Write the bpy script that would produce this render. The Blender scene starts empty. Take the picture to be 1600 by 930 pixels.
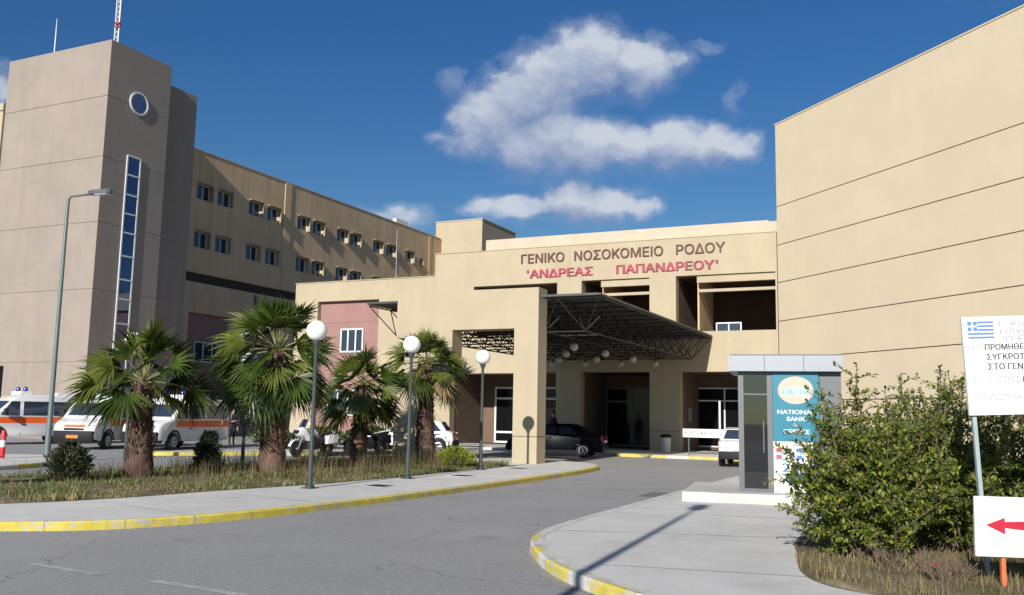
import bpy, bmesh, math, random
from mathutils import Vector, Matrix, noise as mnoise
rnd = random.Random(7)
sc = bpy.context.scene
COL = sc.collection
PI = math.pi
R = math.radians

# ------------------------------------------------------------------ camera, sky, sun, exposure
cam_d = bpy.data.cameras.new('camera'); cam = bpy.data.objects.new('camera', cam_d); COL.objects.link(cam); sc.camera = cam
cam_d.sensor_width = 36.0; cam_d.lens = 36.0 * 1426.6 / 1600.0
cam_d.clip_start = 0.1; cam_d.clip_end = 3000
YAW, PITCH, ROLL = R(25.325), R(7.411), R(1.080)
_f = Vector((-math.sin(YAW) * math.cos(PITCH), math.cos(YAW) * math.cos(PITCH), math.sin(PITCH)))
_r = Vector((math.cos(YAW), math.sin(YAW), 0)); _u = _r.cross(_f)
_r2 = _r * math.cos(ROLL) + _u * math.sin(ROLL); _u2 = -_r * math.sin(ROLL) + _u * math.cos(ROLL)
cam.matrix_world = Matrix(((_r2.x, _u2.x, -_f.x, 0), (_r2.y, _u2.y, -_f.y, 0), (_r2.z, _u2.z, -_f.z, 1.65), (0, 0, 0, 1)))

SUN_EL, SUN_AZ = R(25.0), R(5.0)          # shadows run 5 degrees left of +Y
SUN_STRENGTH, SKY_STRENGTH, EXPOSURE = 5.0, 0.055, 0.42
sd = Vector((math.sin(SUN_AZ) * math.cos(SUN_EL), -math.cos(SUN_AZ) * math.cos(SUN_EL), math.sin(SUN_EL)))
sun_d = bpy.data.lights.new('sun', 'SUN'); sun_d.energy = SUN_STRENGTH; sun_d.angle = R(0.5); sun_d.color = (1.0, 0.95, 0.87)
sun = bpy.data.objects.new('sun', sun_d); COL.objects.link(sun)
sun.rotation_euler = sd.to_track_quat('Z', 'Y').to_euler(); sun.location = (0, -20, 40)
sc.view_settings.view_transform = 'Standard'; sc.view_settings.look = 'None'
sc.view_settings.exposure = EXPOSURE; sc.view_settings.gamma = 1.0; sc.view_settings.use_curve_mapping = False
sc.cycles.use_denoising = True
sc.cycles.max_bounces = 6
sc.cycles.transparent_max_bounces = 12
sc.cycles.sample_clamp_indirect = 4.0

world = bpy.data.worlds.new('World'); sc.world = world; world.use_nodes = True
def build_sky():
    nt = world.node_tree; nt.nodes.clear(); N, L = nt.nodes.new, nt.links.new
    out = N('ShaderNodeOutputWorld'); bg = N('ShaderNodeBackground'); bg.inputs[1].default_value = SKY_STRENGTH
    L(bg.outputs[0], out.inputs[0])
    sky = N('ShaderNodeTexSky'); sky.sky_type = 'NISHITA'; sky.sun_disc = False
    sky.sun_elevation = SUN_EL; sky.sun_rotation = math.atan2(sd.x, sd.y); sky.altitude = 50
    sky.air_density = 1.0; sky.dust_density = 0.9; sky.ozone_density = 3.0
    geo = N('ShaderNodeTexCoord')
    sep = N('ShaderNodeSeparateXYZ'); L(geo.outputs['Generated'], sep.inputs[0])
    def m(op, a, b=None, c=None, clamp=False):
        n = N('ShaderNodeMath'); n.operation = op; n.use_clamp = clamp
        for i, v in enumerate((a, b, c)):
            if v is None: continue
            if isinstance(v, (int, float)): n.inputs[i].default_value = v
            else: L(v, n.inputs[i])
        return n.outputs[0]
    az = m('MULTIPLY', m('ARCTAN2', sep.outputs[0], sep.outputs[1]), 180 / PI)
    el = m('MULTIPLY', m('ARCSINE', sep.outputs[2]), 180 / PI)
    # (azimuth, elevation, half width, half height, strength)
    blobs = [(-20.6, 22.4, 2.6, 1.7), (-23.0, 21.4, 2.8, 1.6), (-17.2, 21.9, 2.2, 1.3), (-15.2, 22.0, 1.5, .7, .55), (-24.8, 20.2, 2.6, 1.5),
             (-26.6, 18.9, 2.4, 1.5), (-28.2, 18.0, 1.5, 1.0, .8), (-28.4, 17.0, 2.2, .6, .7), (-23.0, 19.6, 3.0, 1.2, .6),
             (-22.6, 17.6, 2.3, 1.6), (-24.6, 17.0, 2.4, 1.2), (-20.4, 17.3, 2.4, 1.3), (-17.8, 17.0, 2.0, 1.0), (-15.2, 17.1, 2.4, 1.15), (-12.6, 16.9, 2.0, .95), (-11.0, 16.6, 1.4, .8, .7),
             (-21.5, 13.7, 1.7, 1.0), (-19.0, 13.5, 1.9, .9), (-17.0, 13.2, 1.2, .6, .8), (-23.4, 13.2, 1.6, .6, .75), (-25.2, 13.2, 2.0, .7, .85), (-27.2, 13.1, 1.4, .5, .7),
             (-13.1, 22.7, 1.4, .42, .10), (-29.4, 20.7, 1.2, .9, .12), (-32.5, 12.4, 2.4, .7, .5), (-57.0, 17.0, 1.8, 1.5, .9), (-11.4, 19.4, .9, 1.0, -.05), (18, 30, 14, 5), (45, 24, 18, 6)]
    def fbm(az, el, scale, seed, detail, rough=.55, dist=0.):
        cv = N('ShaderNodeCombineXYZ'); L(az, cv.inputs[0]); L(m('MULTIPLY', el, 1.35), cv.inputs[1]); cv.inputs[2].default_value = seed
        nz = N('ShaderNodeTexNoise'); nz.inputs['Scale'].default_value = scale; nz.inputs['Detail'].default_value = detail; nz.inputs['Roughness'].default_value = rough; nz.inputs['Distortion'].default_value = dist
        L(cv.outputs[0], nz.inputs['Vector'])
        return nz
    def density(az, el):
        w = fbm(az, el, .45, 3.1, 5)
        sc_ = N('ShaderNodeSeparateColor'); L(w.outputs['Color'], sc_.inputs[0])
        a2 = m('ADD', az, m('MULTIPLY', m('SUBTRACT', sc_.outputs[0], .5), 2.6))
        e2 = m('ADD', el, m('MULTIPLY', m('SUBTRACT', sc_.outputs[1], .5), 1.7))
        cur = None
        for (a, e, ra, re, *am) in blobs:
            da = m('MULTIPLY', m('SUBTRACT', a2, a), 1 / (ra * 1.12)); dd = m('SUBTRACT', e2, e)
            de = m('ADD', m('MULTIPLY', m('MAXIMUM', dd, 0.0), .88 / re), m('MULTIPLY', m('MINIMUM', dd, 0.0), .58 / re))
            d = m('SUBTRACT', 1.0, m('ADD', m('MULTIPLY', da, da), m('MULTIPLY', de, de)))
            if am: d = m('ADD', d, am[0] - 1.0)
            cur = d if cur is None else m('SMOOTH_MAX', cur, d, .35)
        return m('MAXIMUM', cur, -1.4)
    base = density(az, el)
    fine = m('SUBTRACT', fbm(az, el, .8, 8.7, 12, .60).outputs['Fac'], .5)
    d0 = m('ADD', m('MULTIPLY', base, 1.7), m('MULTIPLY', fine, 1.9))
    up = density(m('ADD', az, .3), m('ADD', el, 1.5))
    mr = N('ShaderNodeMapRange'); mr.interpolation_type = 'SMOOTHSTEP'; L(d0, mr.inputs[0])
    mr.inputs[1].default_value = -.35; mr.inputs[2].default_value = 1.35; mr.inputs[3].default_value = 0; mr.inputs[4].default_value = .93
    veil = N('ShaderNodeMapRange'); veil.interpolation_type = 'SMOOTHSTEP'; L(m('ADD', base, m('MULTIPLY', fine, 1.3)), veil.inputs[0])
    veil.inputs[1].default_value = -.75; veil.inputs[2].default_value = .35; veil.inputs[3].default_value = 0; veil.inputs[4].default_value = .26
    puff = m('SUBTRACT', fbm(az, el, 1.0, 21.3, 8, .5).outputs['Fac'], .5)
    lit = m('ADD', m('ADD', .30, m('MULTIPLY', m('SUBTRACT', base, up), .55)), m('MULTIPLY', puff, .8), clamp=True)
    ramp = N('ShaderNodeValToRGB'); L(lit, ramp.inputs[0])
    ramp.color_ramp.elements[0].position = .10; ramp.color_ramp.elements[0].color = (3.9, 4.8, 7.2, 1)
    ramp.color_ramp.elements[1].position = .85; ramp.color_ramp.elements[1].color = (8.4, 9.0, 10.2, 1)
    tint = N('ShaderNodeMix'); tint.data_type = 'RGBA'; tint.blend_type = 'MULTIPLY'; tint.inputs[0].default_value = 1
    L(sky.outputs[0], tint.inputs[6]); tint.inputs[7].default_value = (.39, .79, 1.16, 1)
    lowm = N('ShaderNodeMapRange'); lowm.interpolation_type = 'SMOOTHSTEP'; L(el, lowm.inputs[0]); lowm.inputs[1].default_value = 4; lowm.inputs[2].default_value = 25
    tc = N('ShaderNodeMix'); tc.data_type = 'RGBA'; L(lowm.outputs[0], tc.inputs[0]); tc.inputs[6].default_value = (.66, .93, 1.06, 1); tc.inputs[7].default_value = (.36, .78, 1.18, 1); L(tc.outputs[2], tint.inputs[7])
    mx = N('ShaderNodeMix'); mx.data_type = 'RGBA'; L(m('MAXIMUM', mr.outputs[0], veil.outputs[0]), mx.inputs[0]); L(tint.outputs[2], mx.inputs[6]); L(ramp.outputs[0], mx.inputs[7])
    L(mx.outputs[2], bg.inputs[0])
build_sky()

# ------------------------------------------------------------------ mesh helpers
class MB:
    def __init__(s): s.v, s.f, s.m = [], [], []
    def add(s, vs, fs, mi=0):
        o = len(s.v); s.v.extend([tuple(v) for v in vs]); s.f.extend([tuple(i + o for i in f) for f in fs]); s.m.extend([mi] * len(fs)); return s
    def box(s, x0, x1, y0, y1, z0, z1, mi=0):
        return s.add([(x0, y0, z0), (x1, y0, z0), (x1, y1, z0), (x0, y1, z0), (x0, y0, z1), (x1, y0, z1), (x1, y1, z1), (x0, y1, z1)],
                     [(0, 3, 2, 1), (4, 5, 6, 7), (0, 1, 5, 4), (1, 2, 6, 5), (2, 3, 7, 6), (3, 0, 4, 7)], mi)
    def fbox(s, F, u, v, n, mi=0):
        P = [F(a, b, c) for c in n for b in v for a in u]
        return s.add(P, [(0, 2, 3, 1), (4, 5, 7, 6), (0, 1, 5, 4), (2, 6, 7, 3), (0, 4, 6, 2), (1, 3, 7, 5)], mi)
    def prism(s, poly, z0, z1, mi=0):
        n = len(poly)
        return s.add([(x, y, z0) for x, y in poly] + [(x, y, z1) for x, y in poly],
                     [tuple(range(n))[::-1], tuple(range(n, 2 * n))] + [(i, (i + 1) % n, n + (i + 1) % n, n + i) for i in range(n)], mi)
    def fprism(s, F, poly, n0, n1, mi=0):
        n = len(poly)
        return s.add([F(x, y, n0) for x, y in poly] + [F(x, y, n1) for x, y in poly],
                     [tuple(range(n))[::-1], tuple(range(n, 2 * n))] + [(i, (i + 1) % n, n + (i + 1) % n, n + i) for i in range(n)], mi)
    def tube(s, pts, rs, n=8, mi=0, cap=True):
        pts = [Vector(p) for p in pts]
        if isinstance(rs, (int, float)): rs = [rs] * len(pts)
        rings = []; vs = []; fs = []
        ref = None
        for i, p in enumerate(pts):
            t = (pts[min(i + 1, len(pts) - 1)] - pts[max(i - 1, 0)]).normalized()
            if ref is None: ref = Vector((1, 0, 0)) if abs(t.x) < .8 else Vector((0, 1, 0))
            a = t.cross(ref).normalized(); b = t.cross(a).normalized(); ref = b.cross(t).normalized() if False else ref
            rings.append(len(vs))
            for k in range(n):
                an = 2 * PI * k / n
                vs.append(p + a * math.cos(an) * rs[i] + b * math.sin(an) * rs[i])
        for i in range(len(pts) - 1):
            for k in range(n):
                fs.append((rings[i] + k, rings[i] + (k + 1) % n, rings[i + 1] + (k + 1) % n, rings[i + 1] + k))
        if cap: fs.append(tuple(range(n))); fs.append(tuple(range(rings[-1], rings[-1] + n))[::-1])
        return s.add(vs, fs, mi)
    def lathe(s, prof, n=16, c=(0, 0, 0), axis='z', mi=0):
        vs, fs = [], []
        for r, z in prof:
            for k in range(n):
                a = 2 * PI * k / n; x, y = r * math.cos(a), r * math.sin(a)
                q = (x, y, z) if axis == 'z' else ((x, z, y) if axis == 'y' else (z, x, y))
                vs.append((c[0] + q[0], c[1] + q[1], c[2] + q[2]))
        for i in range(len(prof) - 1):
            for k in range(n):
                fs.append((i * n + k, i * n + (k + 1) % n, (i + 1) * n + (k + 1) % n, (i + 1) * n + k))
        fs.append(tuple(range(n))); fs.append(tuple(range((len(prof) - 1) * n, len(prof) * n)))
        return s.add(vs, fs, mi)
    def sphere(s, c, r, n=20, m=12, mi=0, sz=1.0):
        return s.lathe([(max(r * math.sin(PI * i / m), r * .01), -r * sz * math.cos(PI * i / m)) for i in range(m + 1)], n, c, 'z', mi)

def frame(O, U, V, N):
    O, U, V, N = Vector(O), Vector(U).normalized(), Vector(V).normalized(), Vector(N).normalized()
    return lambda u, v, n=0.0: O + U * u + V * v + N * n
def FY(Y):   # a wall facing -Y: u = X, v = Z
    return frame((0, Y, 0), (1, 0, 0), (0, 0, 1), (0, -1, 0))
def FX(X):   # a wall facing +X: u = Y, v = Z
    return frame((X, 0, 0), (0, 1, 0), (0, 0, 1), (1, 0, 0))

def wall(mb, F, u0, u1, v0, v1, t, holes=(), mi=0):
    """a wall slab with real openings; holes = (u0,u1,v0,v1)"""
    us = sorted({u0, u1, *[h[0] for h in holes], *[h[1] for h in holes]}); vs = sorted({v0, v1, *[h[2] for h in holes], *[h[3] for h in holes]})
    us = [u for u in us if u0 <= u <= u1]; vs = [v for v in vs if v0 <= v <= v1]
    def solid(i, j):
        if not (0 <= i < len(us) - 1 and 0 <= j < len(vs) - 1): return False
        cu, cv = (us[i] + us[i + 1]) / 2, (vs[j] + vs[j + 1]) / 2
        return not any(h[0] < cu < h[1] and h[2] < cv < h[3] for h in holes)
    for i in range(len(us) - 1):
        for j in range(len(vs) - 1):
            if not solid(i, j): continue
            a, b, c, d = us[i], us[i + 1], vs[j], vs[j + 1]
            mb.add([F(a, c), F(b, c), F(b, d), F(a, d)], [(0, 1, 2, 3)], mi)
            mb.add([F(a, c, -t), F(b, c, -t), F(b, d, -t), F(a, d, -t)], [(3, 2, 1, 0)], mi)
            for di, dj, p, q in ((-1, 0, (a, c), (a, d)), (1, 0, (b, d), (b, c)), (0, -1, (b, c), (a, c)), (0, 1, (a, d), (b, d))):
                if not solid(i + di, j + dj):
                    mb.add([F(*p), F(*q), F(*q, -t), F(*p, -t)], [(3, 2, 1, 0)], mi)

def wloc(o):
    v = Vector((0, 0, 0))
    while o is not None: v = v + o.location; o = o.parent
    return v
def obj(name, mb, mats, parent=None, smooth=False, label=None, fix=True, kind=None, cat=None, group=None):
    me = bpy.data.meshes.new(name)
    off = wloc(parent) if parent is not None else Vector((0, 0, 0))
    me.from_pydata([(v[0] - off.x, v[1] - off.y, v[2] - off.z) for v in mb.v], [], mb.f)
    if not isinstance(mats, (list, tuple)): mats = [mats]
    for m_ in mats: me.materials.append(m_)
    if len(mats) > 1: me.polygons.foreach_set('material_index', mb.m)
    if fix:
        bm = bmesh.new(); bm.from_mesh(me)
        bmesh.ops.remove_doubles(bm, verts=bm.verts, dist=1e-5)
        bmesh.ops.recalc_face_normals(bm, faces=bm.faces); bm.to_mesh(me); bm.free()
    if smooth:
        me.shade_smooth(); me.set_sharp_from_angle(angle=R(smooth if smooth is not True else 40))
    me.update()
    o = bpy.data.objects.new(name, me); COL.objects.link(o)
    if parent is not None: o.parent = parent
    tag(o, label, cat, group, kind)
    return o
def tag(o, label=None, cat=None, group=None, kind=None):
    if label: o['label'] = label
    if cat: o['category'] = cat
    if group: o['group'] = group
    if kind: o['kind'] = kind
    return o
def thing(name, label, cat, loc=(0, 0, 0), rotz=0, group=None):
    o = bpy.data.objects.new(name, None); COL.objects.link(o); o.location = loc; o.rotation_euler = (0, 0, rotz)
    o.empty_display_size = .2
    return tag(o, label, cat, group)
def local(o):   # build at the origin, then move: returns finisher
    pass
def copy_tree(o, parent=None):
    c = o.copy(); COL.objects.link(c); c.parent = parent
    for ch in o.children: copy_tree(ch, c)
    return c

# ------------------------------------------------------------------ materials
def mat(name, col, rough=.7, metal=0., var=.0, vscale=1.5, bump=0., bscale=40., spec=.5, col2=None, streak=0., speck=0., obj_coords=False, coat=0.):
    m = bpy.data.materials.new(name); m.use_nodes = True
    nt = m.node_tree; N, L = nt.nodes.new, nt.links.new; b = nt.nodes['Principled BSDF']
    b.inputs['Roughness'].default_value = rough; b.inputs['Metallic'].default_value = metal; b.inputs['Specular IOR Level'].default_value = spec
    b.inputs['Base Color'].default_value = (*col, 1)
    if coat: b.inputs['Coat Weight'].default_value = coat
    if var or bump or streak or speck:
        if obj_coords: pos = N('ShaderNodeTexCoord').outputs['Object']
        else: pos = N('ShaderNodeNewGeometry').outputs['Position']
        cur = None
        def nz(scale, detail=4, vec=None, rough_=.55):
            n = N('ShaderNodeTexNoise'); n.inputs['Scale'].default_value = scale; n.inputs['Detail'].default_value = detail; n.inputs['Roughness'].default_value = rough_
            L(vec if vec is not None else pos, n.inputs['Vector']); return n.outputs['Fac']
        def mulcol(prev, fac, lo, hi, a, bb):
            mr = N('ShaderNodeMapRange'); L(fac, mr.inputs[0]); mr.inputs[1].default_value = lo; mr.inputs[2].default_value = hi; mr.inputs[3].default_value = a; mr.inputs[4].default_value = bb
            mx = N('ShaderNodeMix'); mx.data_type = 'RGBA'; mx.blend_type = 'MULTIPLY'; mx.inputs[0].default_value = 1
            if prev is None: mx.inputs[6].default_value = (*col, 1)
            else: L(prev, mx.inputs[6])
            cmb = N('ShaderNodeCombineColor'); [L(mr.outputs[0], cmb.inputs[i]) for i in range(3)]
            L(cmb.outputs[0], mx.inputs[7]); return mx.outputs[2]
        if col2 is not None:
            mx = N('ShaderNodeMix'); mx.data_type = 'RGBA'; mx.inputs[6].default_value = (*col, 1); mx.inputs[7].default_value = (*col2, 1)
            mr = N('ShaderNodeMapRange'); L(nz(vscale * .6, 5), mr.inputs[0]); mr.inputs[1].default_value = .4; mr.inputs[2].default_value = .62
            L(mr.outputs[0], mx.inputs[0]); cur = mx.outputs[2]
        if var:
            cur = mulcol(cur, nz(vscale, 6), .3, .7, 1 - var, 1 + var * .6)
            cur = mulcol(cur, nz(vscale * .13, 3), .3, .7, 1 - var * .8, 1 + var * .6)
        if streak:
            mp = N('ShaderNodeMapping'); mp.inputs['Scale'].default_value = (1.6, 1.6, .10); L(pos, mp.inputs[0])
            cur = mulcol(cur, nz(1.4, 5, mp.outputs[0]), .42, .70, 1.0, 1 - streak)
        if speck:
            cur = mulcol(cur, nz(55, 2), .35, .65, 1 - speck, 1 + speck)
        if cur is not None: L(cur, b.inputs['Base Color'])
        if bump:
            bp = N('ShaderNodeBump'); bp.inputs['Strength'].default_value = bump; bp.inputs['Distance'].default_value = .02
            L(nz(bscale, 3), bp.inputs['Height']); L(bp.outputs[0], b.inputs['Normal'])
    return m
def leafmat(name, col, trans=.35, rough=.5, var=.35, vscale=6.):
    m = bpy.data.materials.new(name); m.use_nodes = True
    nt = m.node_tree; N, L = nt.nodes.new, nt.links.new; b = nt.nodes['Principled BSDF']; out = nt.nodes['Material Output']
    b.inputs['Roughness'].default_value = rough; b.inputs['Specular IOR Level'].default_value = .35
    pos = N('ShaderNodeNewGeometry').outputs['Position']
    n = N('ShaderNodeTexNoise'); n.inputs['Scale'].default_value = vscale; n.inputs['Detail'].default_value = 3; L(pos, n.inputs['Vector'])
    cr = N('ShaderNodeValToRGB'); L(n.outputs['Fac'], cr.inputs[0])
    cr.color_ramp.elements[0].position = .3; cr.color_ramp.elements[1].position = .7
    cr.color_ramp.elements[0].color = (*[c * (1 - var) for c in col], 1); cr.color_ramp.elements[1].color = (*[c * (1 + var) for c in col], 1)
    L(cr.outputs[0], b.inputs['Base Color'])
    t = N('ShaderNodeBsdfTranslucent'); hs = N('ShaderNodeMix'); hs.data_type = 'RGBA'; hs.blend_type = 'MULTIPLY'; hs.inputs[0].default_value = 1
    L(cr.outputs[0], hs.inputs[6]); hs.inputs[7].default_value = (1.5, 1.6, .6, 1); L(hs.outputs[2], t.inputs[0])
    mx = N('ShaderNodeMixShader'); mx.inputs[0].default_value = trans; L(b.outputs[0], mx.inputs[1]); L(t.outputs[0], mx.inputs[2]); L(mx.outputs[0], out.inputs[0])
    return m
def clearglass(name, tint=(.55, .6, .65), refl=.12):
    m = bpy.data.materials.new(name); m.use_nodes = True
    nt = m.node_tree; N, L = nt.nodes.new, nt.links.new; nt.nodes.clear()
    out = N('ShaderNodeOutputMaterial'); tr = N('ShaderNodeBsdfTransparent'); tr.inputs[0].default_value = (*tint, 1)
    gl = N('ShaderNodeBsdfGlossy'); gl.inputs['Roughness'].default_value = .02; gl.inputs[0].default_value = (.9, .95, 1, 1)
    fr = N('ShaderNodeFresnel'); fr.inputs[0].default_value = 1.45
    ad = N('ShaderNodeMath'); ad.operation = 'ADD'; ad.inputs[1].default_value = refl - .04; L(fr.outputs[0], ad.inputs[0])
    mx = N('ShaderNodeMixShader'); L(ad.outputs[0], mx.inputs[0]); L(tr.outputs[0], mx.inputs[1]); L(gl.outputs[0], mx.inputs[2]); L(mx.outputs[0], out.inputs[0])
    return m

CREAM = mat('cream_stucco', (.40, .334, .236), .9, var=.06, vscale=.9, bump=.25, bscale=30, spec=.2, streak=.05)
CREAM_PALE = mat('pale_stucco', (.46, .395, .305), .9, var=.05, vscale=.9, bump=.2, bscale=30, spec=.2, streak=.06)
HALLM = mat('hall_stucco', (.565, .47, .34), .9, var=.035, vscale=.7, bump=.3, bscale=26, spec=.2, streak=.02)
OCHRE = mat('ochre_stucco', (.62, .445, .275), .9, var=.10, vscale=.8, bump=.25, bscale=30, spec=.2, streak=.16)
GREYM = mat('grey_stucco', (.28, .237, .205), .92, var=.07, vscale=.8, bump=.5, bscale=18, spec=.2, streak=.07)
PINK = mat('pink_stucco', (.295, .17, .153), .9, var=.07, vscale=1., bump=.2, spec=.2, streak=.08)
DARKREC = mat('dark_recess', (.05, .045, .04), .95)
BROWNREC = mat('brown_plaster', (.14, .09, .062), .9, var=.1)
HOODM = mat('hood_render', (.36, .29, .20), .85, var=.08)
CURT = mat('pale_curtain', (.42, .45, .50), .8, var=.15, vscale=8); CURT2 = mat('grey_blind', (.20, .22, .25), .8, var=.1, vscale=8)
GROOVE = mat('dark_joint', (.10, .08, .06), .95)  # one even dark brown for the wall joints and the hall core
ROOFM = mat('roof_felt', (.25, .24, .22), .95, var=.1)
ASPHALT = mat('asphalt', (.285, .28, .28), .92, var=.07, vscale=.7, bump=.5, bscale=120, spec=.3, speck=.16)
CONC = mat('concrete_paving', (.54, .525, .50), .9, var=.10, vscale=1.3, bump=.3, bscale=60, spec=.3, speck=.06)
CONC2 = mat('concrete_kerb', (.54, .52, .49), .9, var=.14, vscale=3., bump=.3, bscale=60, spec=.3)
KJOINT = mat('kerb_joint', (.22, .19, .10), .95)
YELLOW = mat('yellow_kerb_paint', (.56, .455, .065), .75, var=.2, vscale=5., bump=.2, bscale=60, spec=.3)
SOIL = mat('dry_soil', (.20, .155, .105), .98, var=.25, vscale=3., bump=.7, bscale=25, spec=.1, col2=(.12, .11, .05))
GROUNDM = mat('ground_earth', (.22, .19, .14), .98, var=.2, vscale=.5)
WHITEMARK = mat('worn_road_paint', (.40, .40, .39), .85, var=.3, vscale=6.)
def worn_paint(m, under, lo=.60, hi=.70, scale=9.):
    nt = m.node_tree; N, L = nt.nodes.new, nt.links.new; b = nt.nodes['Principled BSDF']; src = b.inputs['Base Color'].links[0].from_socket
    pos = N('ShaderNodeNewGeometry').outputs['Position']; n = N('ShaderNodeTexNoise'); n.inputs['Scale'].default_value = scale; n.inputs['Detail'].default_value = 9; n.inputs['Roughness'].default_value = .72; L(pos, n.inputs['Vector'])
    n2 = N('ShaderNodeTexNoise'); n2.inputs['Scale'].default_value = .8; n2.inputs['Detail'].default_value = 3; L(pos, n2.inputs['Vector'])
    ad = N('ShaderNodeMath'); ad.operation = 'MULTIPLY_ADD'; L(n2.outputs['Fac'], ad.inputs[0]); ad.inputs[1].default_value = .35; L(n.outputs['Fac'], ad.inputs[2])
    mr = N('ShaderNodeMapRange'); L(ad.outputs[0], mr.inputs[0]); mr.inputs[1].default_value = lo + .175; mr.inputs[2].default_value = hi + .175
    mx = N('ShaderNodeMix'); mx.data_type = 'RGBA'; L(mr.outputs[0], mx.inputs[0]); L(src, mx.inputs[6]); mx.inputs[7].default_value = (*under, 1); L(mx.outputs[2], b.inputs['Base Color'])
worn_paint(YELLOW, (.42, .40, .34), .50, .62); worn_paint(WHITEMARK, (.27, .265, .265), .44, .60)
def asphalt_detail(m, amount=1.0):
    nt = m.node_tree; N, L = nt.nodes.new, nt.links.new; b = nt.nodes['Principled BSDF']; cur = b.inputs['Base Color'].links[0].from_socket
    pos = N('ShaderNodeNewGeometry').outputs['Position']
    def mix(fac, col):
        nonlocal cur
        mx = N('ShaderNodeMix'); mx.data_type = 'RGBA'; L(fac, mx.inputs[0]); L(cur, mx.inputs[6]); mx.inputs[7].default_value = (*col, 1); cur = mx.outputs[2]
    def rng(sock, lo, hi, a, bb):
        mr = N('ShaderNodeMapRange'); L(sock, mr.inputs[0]); mr.inputs[1].default_value = lo; mr.inputs[2].default_value = hi; mr.inputs[3].default_value = a; mr.inputs[4].default_value = bb; return mr.outputs[0]
    def noise(sc_, d, r_=.55, vec=pos):
        n = N('ShaderNodeTexNoise'); n.inputs['Scale'].default_value = sc_; n.inputs['Detail'].default_value = d; n.inputs['Roughness'].default_value = r_; L(vec, n.inputs['Vector']); return n
    # aggregate
    v = N('ShaderNodeTexVoronoi'); v.inputs['Scale'].default_value = 42; L(pos, v.inputs['Vector']); sp = N('ShaderNodeSeparateColor'); L(v.outputs['Color'], sp.inputs[0])
    mix(rng(sp.outputs[0], .55, 1, 0, .34 * amount), (.15, .148, .15)); mix(rng(sp.outputs[1], .80, 1, 0, .40 * amount), (.42, .41, .40))
    # dusty pale drifts and dark oil stains
    mix(rng(noise(.22, 7, .62).outputs['Fac'], .50, .68, 0, .30 * amount), (.36, .35, .335)); mix(rng(noise(.75, 6, .6).outputs['Fac'], .62, .74, 0, .45 * amount), (.13, .128, .13))
    # cracks
    w = noise(1.2, 4); wm = N('ShaderNodeVectorMath'); wm.operation = 'MULTIPLY_ADD'; L(w.outputs['Color'], wm.inputs[0]); wm.inputs[1].default_value = (.9, .9, 0); L(pos, wm.inputs[2])
    c = N('ShaderNodeTexVoronoi'); c.feature = 'DISTANCE_TO_EDGE'; c.inputs['Scale'].default_value = .28; L(wm.outputs[0], c.inputs['Vector'])
    g = rng(noise(.3, 3).outputs['Fac'], .46, .56, 0, 1); line = rng(c.outputs['Distance'], .0015, .005, .5 * amount, 0)
    mm = N('ShaderNodeMath'); mm.operation = 'MULTIPLY'; L(g, mm.inputs[0]); L(line, mm.inputs[1]); mix(mm.outputs[0], (.06, .06, .06))
    L(cur, b.inputs['Base Color'])
asphalt_detail(ASPHALT)
def dirt(m, col, lo=.52, hi=.72, fac=.5, scale=1.1):
    nt = m.node_tree; N, L = nt.nodes.new, nt.links.new; b = nt.nodes['Principled BSDF']; src = b.inputs['Base Color'].links[0].from_socket
    pos = N('ShaderNodeNewGeometry').outputs['Position']; n = N('ShaderNodeTexNoise'); n.inputs['Scale'].default_value = scale; n.inputs['Detail'].default_value = 8; n.inputs['Roughness'].default_value = .68; L(pos, n.inputs['Vector'])
    mr = N('ShaderNodeMapRange'); L(n.outputs['Fac'], mr.inputs[0]); mr.inputs[1].default_value = lo; mr.inputs[2].default_value = hi; mr.inputs[4].default_value = fac
    mx = N('ShaderNodeMix'); mx.data_type = 'RGBA'; L(mr.outputs[0], mx.inputs[0]); L(src, mx.inputs[6]); mx.inputs[7].default_value = (*col, 1); L(mx.outputs[2], b.inputs['Base Color'])
dirt(CONC, (.36, .345, .31)); dirt(CONC2, (.28, .265, .24), .48, .7, .6, 2.5)
dirt(HALLM, (.50, .43, .33), .50, .62, .30, .16); dirt(CREAM, (.34, .285, .20), .52, .70, .30, .35); dirt(GREYM, (.22, .19, .17), .50, .72, .45, .3)
ALU = mat('white_aluminium', (.62, .63, .63), .4, 0, spec=.5)
STEEL = mat('brushed_steel', (.105, .11, .12), .45, .2, var=.05)
STEELPALE = mat('pale_metal_cladding', (.27, .285, .32), .45, .1, var=.03)
MIRROR = mat('reflective_glazing', (.10, .13, .21), .03, .92)
WINGLASS = mat('window_glass', (.04, .055, .085), .04, .35, spec=.8)
DARKGLASS = mat('dark_glass', (.006, .006, .008), .08, 0, spec=.2)
CLEAR = clearglass('kiosk_glass', (.13, .16, .21), .10); SCREEN = clearglass('smoked_screen', (.4, .42, .45), .1)
WHITE = mat('white_paint', (.66, .66, .65), .5, var=.02)
GLOBEM = mat('opal_globe', (.80, .80, .77), .25, spec=.5)
PENDM = mat('shaded_globe', (.45, .44, .41), .4)  # darker copy of the opal globe; canopy shade put into its colour
POLEM = mat('dark_grey_pole', (.055, .065, .068), .5, .2, var=.1)
TEALPOLE = mat('green_grey_pole', (.13, .165, .17), .5, .3, var=.1)
LATT = mat('dark_steel', (.022, .022, .022), .55, .4)
LATTPALE = mat('galvanised_tube', (.075, .075, .072), .5, .4)
ROOFSHEET = mat('canopy_sheet', (.035, .033, .03), .8)
BROWNLET = mat('brown_letters', (.085, .028, .02), .6)
REDLET = mat('red_letters', (.29, .028, .058), .55, var=.25, vscale=4.)
BLACK = mat('black_rubber', (.012, .012, .013), .8)
BLACKPL = mat('dark_plastic', (.018, .019, .022), .6, spec=.15)
CARWHITE = mat('white_car_paint', (.62, .62, .62), .25, spec=.5, coat=.5)
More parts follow.
